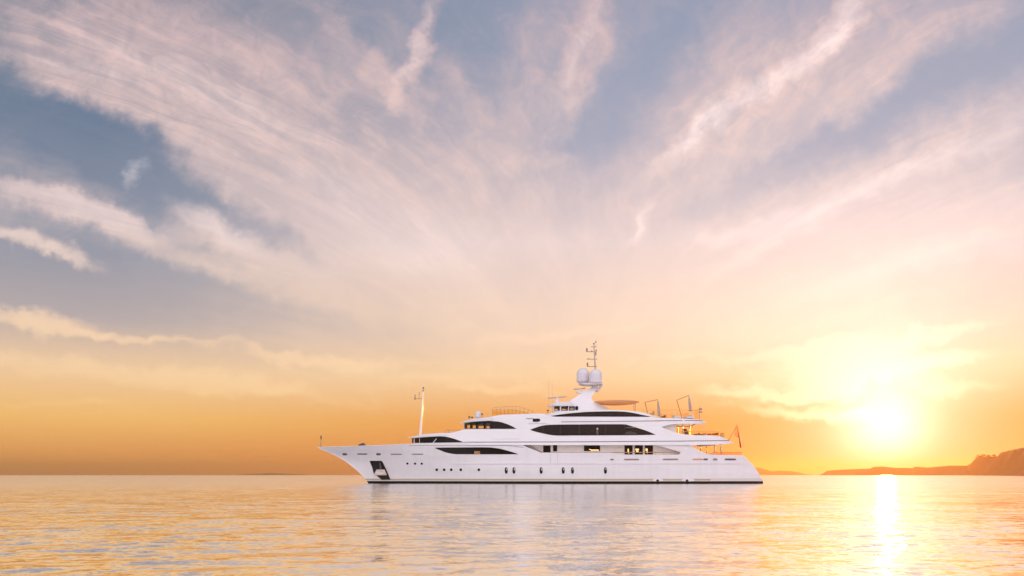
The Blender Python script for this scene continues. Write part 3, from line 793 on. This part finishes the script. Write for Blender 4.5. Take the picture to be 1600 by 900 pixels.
mb = MB(); mb.tube([near(1089, 696.6, 4.3), near(1102, 695.8, 4.25), near(1115, 695, 4.2)], 0.07); mb.build('soffit_trim', M['teak'], yacht)
for px, y0, y1 in ((1066.6, 662, 679), (1077.6, 662, 679.5)):
    for sg in (1, -1):
        p0, p1 = near(px, y0, 4.0), near(px, y1, 4.0)
        if sg < 0: p0, p1 = mirror(p0), mirror(p1)
        mb = MB(); mb.tube([p0, p1], 0.05, 10); mb.build('support_pillar', M['steel'], yacht)
mb = MB(); mb.tube([near(1057, 666.4, 3.9), near(1077.6, 666.4, 3.9)], 0.05); mb.build('awning_rail', M['teak'], yacht)
mb = MB(); mb.tube([near(1079, 666.6, 3.9), near(1086.5, 662.2, 3.9)], 0.05); mb.build('awning_strut', M['teak'], yacht)
rail('railing', [(1084.5, 641.2), (1091.4, 640.8)], hbC, 13.5, 3.4, r=0.02, m='steel', panel='amber', mid=0, inset=0.5, both=True)
# forward rail on the house roof
mb = MB(); mb.tube([near(694.5, 676.6, 2.2), near(697, 672.1, 2.2), near(708, 672.0, 2.2), near(719, 672.0, 2.2)], 0.03, 6); mb.tube([near(701, 672.1, 2.2), near(701, 676.4, 2.2)], .025, 6); mb.build('roof_rail', M['steel'], yacht)
# sun deck windscreen forward
def scr_hb(px, py): return nose(px, 766, 60, 3.6)
rail('windscreen', [(769.2, 637.8), (775, 636.4), (790, 635.2), (812, 635.4), (822, 638.5), (837, 645)], scr_hb, [(769, 10.6), (790, 12.4), (812, 11.5), (822, 8), (837, 1.2)], 6.2, r=0.018, m='steel', mid=0, inset=0)
rail('windscreen', [(770.2, 640.2), (776, 640.2), (806, 640.4), (812, 642), (826, 644.6)], lambda x, y: scr_hb(x, y) - .1, [(770, 8), (806, 7), (826, 2)], 6.2, r=0.018, m='gold', mid=0, inset=0, panel='amber')

# ---- masts, radar house, domes
mb = MB(); mb.tube([W(656.4, 680.5), W(658.6, 650), W(660.3, 622), W(661.6, 606)], [0.17, 0.125, 0.08, 0.045], 12)
fm = mb.build('foremast', M['white'], yacht)
mb = MB(); mb.tube([W(648.2, 623.2), W(660.3, 622.6)], 0.035, 6); mb.build('crossbar', M['bronze'], fm)
for x, y0, y1, r_ in ((648.6, 616.5, 623, .07), (655, 613.4, 623, .025), (661.6, 604.6, 608.4, .1), (648.2, 622.6, 624.2, .12), (661.2, 609.5, 611.4, .12), (655.1, 613, 614.6, .06)):
    mb = MB(); mb.lathe(W(x, y1), [(r_ * .8, 0), (r_, .05), (r_, W(x, y0).z - W(x, y1).z - .05), (r_ * .6, W(x, y0).z - W(x, y1).z)], 10); mb.build('mast_light', M['bronze'], fm)

hE = lambda px, py: nose(px, 862, 14, 1.7)
E = tier('radar_house', rng_(864, 904, 16), [(864, 633.6), (870, 630), (880, 629), (892, 628), (904, 634)], [(864, 648), (904, 648)], hE, M['white'], 0.1)
tier('visor', nosed(855, 8, 892, 6), [(855, 633.0), (864, 630.6), (870, 628.8), (892, 627.2)], [(855, 633.9), (866, 633.6), (892, 634)], lambda px, py: nose(px, 855, 14, 1.95), M['white'], 0.06)
for a, b, c_ in ((866.2, 874.6, 0), (877, 887.6, 0), (889.2, 898, 0), (899, 903.4, 1)):
    if c_: oval('window', 901, 637.6, 2.4, 3.2, hE, M['glass'], sq=3)
    else:
        w_ = skin('window', [(a, 635.2), (b, 634.6)], [(a, 641.6), (b, 641.4)], hE, M['glass'], 0.03, 8)
        hh = rect(a + 1.2, 636, b - 1.2, 640.8); cut(w_, [hole(hh, YC - 1.7)]); cut(E, [hole(hh, YC - 1.7)]); pane(a + 1.2, 636, b - 1.2, 640.8, hE, w_)

def radar(x0, y0, x1, y1, bx, by0, by1, Yo):
    mb = MB(); z0, z1 = W(bx, by1, Yo).z, W(bx, by0, Yo).z; h = z1 - z0
    mb.lathe(W(bx, by1, Yo), [(.34, 0), (.30, h * .3), (.17, h * .45), (.15, h * .8), (.2, h * .86), (.2, h)], 16)
    o = mb.build('radar', M['white'], yacht)
    a, b = W(x0, y0, Yo), W(x1, y1, Yo); q = MB(); d = (b - a); n_ = Vector((-d.z, 0, d.x)).normalized() * .07
    q.prism([((a - n_).x, (a - n_).z), ((b - n_).x, (b - n_).z), ((b + n_).x, (b + n_).z), ((a + n_).x, (a + n_).z)], Yo - .1, Yo + .1)
    q.build('scanner_bar', M['canvas'], o, bevel=0.03); return o
radar(856.3, 622.3, 885.2, 619.7, 870.4, 621, 629.4, YC - .6)
radar(896.2, 608.4, 915.2, 606.6, 906.4, 607.4, 614.4, YC - .5)

arch = [(884, 648), (885, 640.5), (888, 631), (892, 626.6), (905, 618), (911, 612.8), (922.4, 607.6), (926.5, 603), (927.4, 601.5), (933.4, 601.5), (933, 606.6), (928, 612), (921.8, 624), (925, 628), (933, 632), (947, 639.4), (956, 644), (956, 648)]
mb = MB(); n = len(arch); rows = []
for side in (-1, 1):
    rows.append([Vector((W(x, y).x, YC + side * (.3 + max(0, (y - 602)) / 40 * 1.3), W(x, y).z)) for x, y in arch])
mb.grid(rows, True); mb.face(rows[0]); mb.face(list(reversed(rows[1])))
am = mb.build('radar_arch', M['white'], yacht, bevel=0.06, seg=3)
mb = MB(); mb.prism(pix_poly([(929, 611), (934, 606), (940.6, 600.4), (942, 602.6), (938, 607.5), (934.5, 613)], YC), YC - .35, YC + .35); mb.build('bracket', M['radome'], am, bevel=0.03)
mb = MB(); mb.prism(pix_poly([(904.5, 600), (926, 600), (940, 599.6), (940, 601.4), (926, 602.4), (912, 602.2)], YC), YC - 1.3, YC + 1.3); mb.build('platform', M['radome'], am, bevel=0.03)
mb = MB(); mb.prism(pix_poly([(900, 613), (912, 613), (912, 614.2), (903, 614.4)], YC), YC - .5, YC + .5); mb.build('platform', M['radome'], am, bevel=0.02)
def dome(x, ytop, ybot, ycone, rpx, Yo, name='satellite_dome'):
    k = Yo / FOC; r = rpx * k; zb = W(x, ybot, Yo).z; H = (ybot - ytop) * k; c = (ycone - ybot) * k
    cyl = max(0.0, H - r)
    prof = [(r * .45, -c), (r * .8, -c * .75), (r * 1.04, -.12), (r * 1.04, .02), (r, .04), (r * 1.0, cyl * .5)]
    prof += [(r * math.cos(a), cyl + (H - cyl) * math.sin(a)) for a in [i / 12 * math.pi / 2 for i in range(12)]] + [(0.02, H)]
    mb = MB(); mb.lathe((W(x, 600, Yo).x, Yo, zb), prof, 40); return mb.build(name, M['radome'], yacht, ang=50)
dome(910.9, 575, 594.4, 599.6, 9.9, YC + .7); dome(930.6, 576.4, 596.4, 600.4, 10.2, YC - .7)
dome(747, 642.4, 650, 654, 4.7, YC - 1.8)
mb = MB(); mb.tube([W(930, 600), W(930.2, 580), W(929.6, 566), W(928, 536.4)], [.13, .13, .09, .06], 10); sm = mb.build('signal_mast', M['canvas'], yacht)
for x0, x1, y in ((923.6, 932.4, 542), (917, 932.4, 549.6), (916.2, 933.4, 561.2), (917.6, 933.4, 572.6)):
    mb = MB(); mb.tube([W(x0, y), W(x1, y)], .04, 6); mb.build('crossbar', M['bronze'], sm)
for x, y0, y1, r_ in ((917, 544, 549.6, .1), (918, 566.6, 572.4, .1), (931, 533, 535.6, .07), (931, 549, 555.4, .07), (928, 535.6, 537.8, .1), (924.6, 547.6, 549.6, .08), (920, 559.6, 561.4, .08), (931.6, 546, 548.4, .08)):
    k = W(x, y0).z - W(x, y1).z; mb = MB(); mb.lathe(W(x, y1), [(r_ * .8, 0), (r_, .03), (r_, k - .03), (r_ * .5, k)], 10); mb.build('mast_light', M['bronze'], sm)
mb = MB(); mb.tube([W(931, 541), W(931.4, 530)], .018, 5); mb.build('whip_antenna', M['canvas'], sm)
for x, y0, y1 in ((857.6, 594, 645), (863, 598, 645), (731.5, 641, 655), (762, 641, 652)):
    mb = MB(); mb.tube([W(x, y1, YC - 2), W(x, y0, YC - 2)], [.022, .012], 5); mb.build('whip_antenna', M['canvas'], yacht)
for x, y0, y1 in ((733.4, 650.6, 655.6), (737.6, 651.4, 655), (753.2, 646.4, 653), (856, 640.6, 646)):
    k = (y1 - y0) * .083; mb = MB(); mb.tube([W(x, y1, YC - 2.4), W(x, y0, YC - 2.4)], .03, 6); mb.box(W(x, y0 + .8, YC - 2.4), .28, .2, .16); mb.build('searchlight', M['gunmetal'], yacht)

# hard top over the sun deck
mb = MB(); rows = []
cx, rx = 961.5, 37.2
for q, zo in ((.02, .16), (.5, .13), (.85, .07), (.97, .03), (1, -.01), (.97, -.05), (.8, -.20), (.5, -.30), (.02, -.34)):
    rows.append([W(cx, 628.6) + Vector((rx * YC / FOC * q * math.cos(a), 3.3 * q * math.sin(a), zo)) for a in [2 * math.pi * k / 48 for k in range(48)]])
mb.grid(rows, True); ht = mb.build('hard_top', cloth('sunlit_awning_canvas', (0.88, 0.62, 0.40), (0.95, 0.6, 0.3)), yacht, ang=50)  # warm sunset light on the underside is put into the canvas colour
for sg in (-1, 1):
    for px in (990.5, 992.6):
        mb = MB(); mb.tube([W(px, 630, YC + sg * 1.6), W(px, 646, YC + sg * 1.6)], .04, 8); mb.build('post', M['steel'], ht)

# bow gear
mb = MB(); mb.tube([W(501.4, 698.5), W(501.5, 690), W(501.8, 680.8)], [.05, .035, .03], 8); js = mb.build('jackstaff', M['bronze'], yacht)
mb = MB(); mb.lathe(W(501.7, 686.4), [(.05, 0), (.09, .08), (.09, .4), (.05, .5)], 10); mb.build('bow_light', M['gunmetal'], js)
mb = MB(); mb.prism(pix_poly([(560.5, 697.5), (562, 694.2), (565, 693.6), (568, 692.2), (570.4, 693.4), (570, 694.6), (573, 697.4)], YC), YC - .6, YC + .6); mb.build('windlass', M['gunmetal'], yacht, bevel=.03)
mb = MB(); mb.tube([W(581, 697, YC - 1), W(581, 693.6, YC - 1)], .03, 6); mb.tube([W(622, 695, YC - 1), W(630.5, 680.5, YC - 1)], .016, 5); mb.build('bow_stay', M['canvas'], yacht)
mb = MB(); mb.tube([W(1137.8, 689.4), W(1152.3, 662.6)], [.05, .03], 8); mb.build('flagstaff', M['teak'], yacht)
mb = MB(); mb.tube([W(1093, 655), W(1093, 640)], .03, 6); mb.box(W(1094.4, 639.4), .4, .2, .22); mb.box(W(1094.2, 643.8), .5, .2, .16); mb.tube([W(1094.6, 640), W(1094.6, 634.5)], .015, 5); mb.build('stern_light_post', M['bronze'], yacht)

# ------------------------------------------------------------------ things on the decks
def empty(name, loc, label, cat, group=None):
    o = bpy.data.objects.new(name, None); COL.objects.link(o); o.location = loc; o.empty_display_size = .5
    tag(o, label, cat, group); bpy.context.view_layer.update(); return o
bpy.context.view_layer.update()
ZS = near(1060, 653.6, 4.2).z       # sun deck
ZU = near(1100, 680.4, 4.2).z       # upper aft deck

# flag hanging limp from the staff
red = cloth('red_flag_cloth', (0.55, 0.06, 0.03), (0.85, 0.10, 0.03)); pale = glow_screen('backlit_flag_cloth', (0.75, 0.36, 0.16), (0.95, 0.5, 0.2), 0.5)  # hoist cloth carries the orange of its backlight in the colour
def flag():
    fl = empty('flag', W(1152, 664), 'red and orange flag hanging limp from the stern staff', 'flag')
    def sheet(name, m, left, right, ph):
        mb = MB(); rows = []
        for i in range(25):
            t = i / 24; py = 664 + (left(t)[1] - 664) * 1
            rows.append([])
            for j in range(9):
                u = j / 8; a, b = left(t), right(t)
                x = a[0] + (b[0] - a[0]) * u; y = a[1] + (b[1] - a[1]) * u
                v = W(x, y); v.y += .22 * math.sin(u * 7 + ph + t * 3) * (0.3 + t); rows[-1].append(v)
        mb.grid(rows); return mb.build(name, m, fl, ang=80)
    sheet('hoist_cloth', pale, lambda t: (1151.4 - 4.4 * min(1, t * 1.4), 666 + 15 * t), lambda t: (1152.4 + 2.2 * t, 664 + 21 * t), .4)
    sheet('fly_cloth', red, lambda t: (1152.3 + 3.5 * t, 666.5 + 32 * t), lambda t: (1153.0 + 4.9 * t, 668 + 32 * t), 1.7)
    mb = MB(); 
    for py, k in ((682, .9), (688, 1.0), (693.5, .7)):
        c = W(1153.0 + (py - 665) / 33 * 4.9, py); c.y -= .36; mb.box(c, .12 * k, .02, .3 * k)
    mb.build('pale_charge', mat('pale_flag_print', (0.8, 0.6, 0.45), .8), fl)
flag()

# cantilever parasols, folded
def parasol(foot, knee, tip, bot, label, Y, bulge):
    f = Vector((W(*foot, Y).x, Y, ZS)); o = empty('cantilever_parasol', f, label, 'parasol', 'folded parasols on the sun deck')
    mb = MB(); mb.tube([f, W(*foot, Y), W(*knee, Y)], .05, 10); mb.build('pole', M['teak'], o)
    mb = MB(); mb.tube([W(*knee, Y), W(*tip, Y)], .042, 10); mb.build('arm', M['teak'], o)
    mb = MB(); mb.lathe(f, [(.42, 0), (.42, .06), (.36, .1), (.1, .12)], 20); mb.build('base', M['gunmetal'], o)
    a, b = W(tip[0] + .6, tip[1] + 2.0, Y), W(*bot, Y); mb = MB(); n = 14; pr = []
    for i in range(n + 1):
        t = i / n; r = .07 + .085 * math.sin(min(1, t * 1.15) * math.pi * .62) + (bulge if .86 < t < 1 else 0)
        pr.append((a + (b - a) * t, r * (0.35 if i in (0, n) else 1)))
    rows = []
    for p, r in pr: rows.append([p + Vector((math.cos(q) * r * (1 + .22 * math.cos(q * 8)), math.sin(q) * r * (1 + .22 * math.cos(q * 8)), 0)) for q in [2 * math.pi * k / 48 for k in range(48)]])
    e = mb.grid(rows, True); mb.f.append([e + k for k in range(48)]); mb.f.append([e + n * 48 + k for k in range(48)])
    mb.build('canopy', M['canvas'], o, ang=60)
    mb = MB(); mb.tube([W(*tip, Y), a], .03, 6); mb.build('hanger', M['teak'], o)
    return o
parasol((1012, 645), (1007.6, 628.6), (1027.4, 624.4), (1030.2, 651), 'folded parasol with the lower arm, hanging nearer the hard top', YC - 2.6, 0)
parasol((1064.6, 650), (1057.4, 625.2), (1076, 617.8), (1079, 643), 'folded parasol with the taller arm, near the stern railing', YC - 2.6, .12)

# seats on the sun deck
def sofa(x0, x1, ytop, yback, Y, label, m, name='sofa', cat='sofa', back_right=True):
    a, b = W(x0, ytop, Y), W(x1, ytop, Y); w = b.x - a.x; h = a.z - ZS
    o = empty(name, ((a.x + b.x) / 2, Y, ZS), label, cat)
    mb = MB(); mb.box(((a.x + b.x) / 2, Y, ZS + h * .5), w, 1.6, h); mb.build('seat', m, o, bevel=min(.12, h * .3), seg=3)
    hb = W(x0, yback, Y).z - a.z
    cxp = b.x - w * .18 if back_right else a.x + w * .18
    mb = MB(); mb.box((cxp, Y, a.z + hb * .5 - .02), w * .34, 1.5, hb); mb.build('backrest', m, o, bevel=min(.09, hb * .4), seg=3)
    return o
sofa(1051, 1062.5, 650.8, 648.2, YC - 3.4, 'long white sofa on the sun deck left of the taller parasol', M['sofa'], back_right=False)
sofa(1069.6, 1083, 651.2, 648.4, YC - 3.4, 'short white sofa on the sun deck right of the taller parasol pole', M['sofa'])
def lounger(x0, x1, y, rise, Y, z, label, m, grp):
    a, b = W(x0, y, Y), W(x1, y, Y); w = b.x - a.x
    o = empty('sun_lounger', ((a.x + b.x) / 2, Y, z), label, 'sun lounger', grp); h = max(.22, a.z - z)
    mb = MB(); mb.box((a.x + w * .55, Y, z + h - .08), w * .9, .75, .16); mb.build('mattress', m, o, bevel=.05, seg=3)
    d = w * .32; mb = MB(); p0 = Vector((b.x - d, Y, z + h)); ln = W(x0, y - rise, Y).z - a.z
    mb.prism([(p0.x, p0.z - .1), (p0.x + d, p0.z + ln - .1), (p0.x + d - .1, p0.z + ln + .05), (p0.x - .08, p0.z + .03)], Y - .36, Y + .36); mb.build('backrest', m, o, bevel=.03)
    for sx in (.15, .8):
        for sy in (-.3, .3):
            mb = MB(); mb.tube([(a.x + w * sx, Y + sy, z), (a.x + w * sx, Y + sy, z + h - .12)], .03, 8); mb.build('leg', M['steel'], o)
    return o
lounger(1014, 1022.5, 645.8, 3.0, YC - .6, ZS, 'tan sun lounger on the sun deck by the lower parasol', M['cushion'], 'loungers on the sun deck')
lounger(1031.5, 1040, 650.4, 1.6, YC - 3.2, ZS, 'low brown lounger at the tapered end of the sun deck coaming', M['brown'], 'loungers on the sun deck')
lounger(1083.5, 1093, 678.2, 1.2, YC - 2.8, ZU, 'brown lounger on the upper aft deck nearest the support posts', M['brown'], 'loungers on the upper aft deck')
lounger(1092, 1103, 678, 1.4, YC - 1.6, ZU, 'tan lounger in the middle of the upper aft deck row', M['cushion'], 'loungers on the upper aft deck')
lounger(1103.5, 1122, 677.6, .9, YC - 2.8, ZU, 'long brown lounger nearest the stern end of the upper aft deck', M['brown'], 'loungers on the upper aft deck')
# folded deck chair leaning back against a post
def deck_chair():
    Y = YC - 3.0; f = Vector((W(1072, 680, Y).x, Y, ZU)); o = empty('deck_chair', f, 'dark deck chair tilted back beside the post on the upper aft deck', 'chair')
    a, b = W(1068, 670.2, Y), W(1074.6, 679, Y)
    mb = MB(); mb.prism([(a.x, a.z), (a.x + .3, a.z + .02), (b.x + .1, b.z + .1), (b.x - .25, b.z - .05)], Y - .3, Y + .3); mb.build('backrest', M['brown'], o, bevel=.03)
    mb = MB(); mb.box((b.x - .3, Y, ZU + .38), .6, .6, .08); mb.build('seat', M['brown'], o, bevel=.02)
    for sx in (-.5, -.05):
        for sy in (-.26, .26):
            mb = MB(); mb.tube([(b.x + sx, Y + sy, ZU), (b.x + sx, Y + sy, ZU + .36)], .025, 6); mb.build('leg', M['teak'], o)
deck_chair()
def bin_box():
    Y = YC - 3.2; a, b = W(1126.2, 676.4, Y), W(1131.2, 682.6, Y); z = near(1128, 682.8, 4).z - .05
    o = empty('deck_box', ((a.x + b.x) / 2, Y, z), 'amber lidded deck box at the stern edge of the upper deck', 'deck box')
    m = mat('amber_varnish', (0.66, 0.36, 0.08), 0.3, coat=.4)
    mb = MB(); mb.box(((a.x + b.x) / 2, Y, (a.z + z) / 2 - .04), b.x - a.x, .6, a.z - z - .08); mb.build('body', m, o, bevel=.02)
    mb = MB(); mb.box(((a.x + b.x) / 2, Y, a.z - .02), (b.x - a.x) * 1.08, .66, .07); mb.build('lid', m, o, bevel=.02)
bin_box()

# ------------------------------------------------------------------ the coast
def scrub():
    m = bpy.data.materials.new('dry_scrub_hillside'); m.use_nodes = True; t = m.node_tree; N = Net(t); b = t.nodes['Principled BSDF']
    p = t.nodes.new('ShaderNodeNewGeometry').outputs['Position']
    n = N.noise(p, .05, 8, .7); n2 = N.noise(p, .012, 4, .6)
    c = N.ramp(n, [(.3, (.025, .03, .014)), (.5, (.06, .05, .025)), (.62, (.16, .11, .06)), (.75, (.3, .22, .13))], 'LINEAR')
    t.links.new(N.mix(N.smooth(n2, .35, .65), c, (.035, .038, .018, 1)), b.inputs['Base Color']); b.inputs['Roughness'].default_value = .95
    return m
M['scrub'] = scrub()
def ridge(name, pts, dist, depth, label, cat, rough=1.0, step=1.0):
    """headland: ridge line as seen from the shore, at its own distance and depth"""
    x0, x1 = pts[0][0], pts[-1][0]; n = int((x1 - x0) / step); nr = 26; rows = []
    for i in range(n + 1):
        px = x0 + (x1 - x0) * i / n; D = interp(dist, px) if isinstance(dist, list) else dist
        dp = interp(depth, px) if isinstance(depth, list) else depth
        Dr = D + dp * .5; H = max(0, EYE + (HOR - interp(pts, px)) * Dr / FOC); row = []
        for j in range(nr):
            t = j / (nr - 1); Y = D + dp * t
            prof = (lambda q: .15 * q ** .4 + .85 * q * q * (3 - 2 * q))(t * 2) if t < .5 else math.cos((t - .5) * math.pi) ** .7
            X = (px - 800) * Y / FOC; z = H * prof
            v = Vector((X * .012, Y * .012, 0))
            z *= 1 + .3 * rough * mnoise.fractal(v, 1, 2, 5) * (1 if .08 < t < .4 or t > .62 else .06)
            z += H * .035 * rough * mnoise.fractal(v * 9, 1, 2, 3) * min(1, t * 6) * (1 if not .4 < t < .6 else .3)
            row.append(Vector((X, Y, z if 0 < t < 1 else -.5)))
        rows.append(row)
    mb = MB(); mb.grid(rows); o = mb.build(name, M['scrub'], None, ang=60); tag(o, label, cat, kind='structure'); return o
ridge('hill', [(1060, 741.2), (1100, 736), (1140, 731), (1170, 728.6), (1185, 730.6), (1206, 736.6), (1219, 735.3), (1238, 736.4), (1250, 738.6), (1261, 741.2), (1270, 741.9)], 3400, 500, 'low far headland just right of the yacht stern', 'headland', .4)
HILL = [(1280, 741.9), (1285, 740.2), (1293, 735.3), (1316.5, 733.8), (1361, 732), (1364, 729.5), (1379.5, 728.8), (1398, 731), (1426.7, 731.4), (1429, 729), (1450, 730.6), (1482, 727.5), (1511, 727.5), (1518.6, 722.7), (1526.5, 713.5), (1534, 712.4), (1545, 714.2), (1559, 712.6), (1563, 707.6), (1579, 703.4), (1600, 699.4), (1640, 692), (1720, 686), (1850, 690), (1990, 715), (2080, 741)]
DI = [(1280, 2300), (1400, 2000), (1510, 1450), (1600, 900), (1800, 760)]; DE = [(1280, 260), (1500, 420), (1700, 380)]
ridge('hill', HILL, DI, DE, 'long rocky headland under the setting sun, rising to a bluff', 'headland', .7, .8)
ridge('hill', [(370, 741.7), (396, 740.6), (418, 739.4), (440, 739.9), (462, 741.0), (480, 741.7)], 5400, 400, 'faint low island on the left horizon', 'island', .3)

# trees along the bluff
leaf = mat('dark_pine_foliage', (0.03, 0.035, 0.014), .9, vary=.4, vscale=.5); bark = mat('pine_bark', (.07, .045, .03), .9)
def tree_mesh(seed):
    rg = random.Random(seed); fol = MB()
    for k in range(70):
        a, r = rg.random() * 6.283, rg.random() ** .5 * 2.6; h = 2.6 + rg.random() * 2.6
        c = Vector((r * math.cos(a) * (1.1 - (h - 2.6) / 4.2), r * math.sin(a) * (1.1 - (h - 2.6) / 4.2), h)); s_ = .35 + rg.random() * .55
        for q in range(3):
            d = Vector((rg.gauss(0, 1), rg.gauss(0, 1), rg.gauss(0, .6))).normalized(); e1 = d.orthogonal().normalized(); e2 = d.cross(e1)
            fol.face([c + e1 * s_, c + e2 * s_ * .8, c - e1 * s_, c - e2 * s_ * .7])
    tr = MB(); tr.tube([(0, 0, -.6), (.1, 0, 1.4), (.25, .1, 3), (.1, 0, 4.4)], [.28, .2, .14, .05], 7)
    for k in range(4):
        a = rg.random() * 6.28; tr.tube([(.2, .05, 2.2 + k * .4), (1.5 * math.cos(a), 1.5 * math.sin(a), 3.4 + k * .4)], [.09, .03], 5)
    return fol, tr
protos = []
def trees():
    rg = random.Random(3); spots = [1522, 1525.4, 1528, 1531.2, 1535, 1538.6, 1542, 1544.4, 1546, 1549, 1553]
    hull_pts = []
    hl = [o for o in COL.objects if o.name.startswith('hill')][1]
    dg = bpy.context.evaluated_depsgraph_get()
    names = ['leftmost', 'second', 'third', 'fourth']
    for i, px in enumerate(spots):
        D = interp(DI, px); Y = D + interp(DE, px) * (.48 if i % 3 else .40); X = (px - 800) * Y / FOC
        ok, loc, nr_, _ = hl.ray_cast(Vector((X, Y, 500)), Vector((0, 0, -1)))
        if not ok: continue
        o = bpy.data.objects.new('pine_tree', None); COL.objects.link(o); o.location = loc
        tag(o, 'small dark pine silhouetted on the bluff at the right edge', 'tree', 'pines along the bluff')
        s_ = .5 + rg.random() * .5; o.scale = (s_ * (1 + rg.random() * .4), s_, s_ * (.75 + .4 * rg.random())); o.rotation_euler.z = rg.random() * 6; o.location.z -= 1.7 * s_
        bpy.context.view_layer.update()
        k = i % 3
        if len(protos) <= k:
            f, t_ = tree_mesh(k + 5); fo = link_mesh('crown', f.v, f.f, leaf); tk = link_mesh('trunk', t_.v, t_.f, bark); protos.append((fo.data, tk.data))
        else:
            fo = bpy.data.objects.new('crown', protos[k][0]); COL.objects.link(fo); tk = bpy.data.objects.new('trunk', protos[k][1]); COL.objects.link(tk)
        for c in (fo, tk): c.parent = o
trees()

# ------------------------------------------------------------------ haze over the sea
def haze():
    mb = MB(); x, y0, y1, z0, z1 = 7000, -60, 6480, -1.5, 75
    mb.box((0, (y0 + y1) / 2, (z0 + z1) / 2), 2 * x, y1 - y0, z1 - z0)
    m = bpy.data.materials.new('warm_sea_haze'); m.use_nodes = True; t = m.node_tree; t.nodes.clear()
    o = t.nodes.new('ShaderNodeOutputMaterial'); v = t.nodes.new('ShaderNodeVolumePrincipled'); t.links.new(v.outputs[0], o.inputs['Volume'])
    v.inputs['Color'].default_value = (1.0, 0.78, 0.38, 1); v.inputs['Density'].default_value = HAZE; v.inputs['Anisotropy'].default_value = 0.76
    ob = mb.build('haze', m, None, False); tag(ob, 'warm golden haze over the sea', 'haze', kind='stuff')
HAZE = 0.00019
haze()
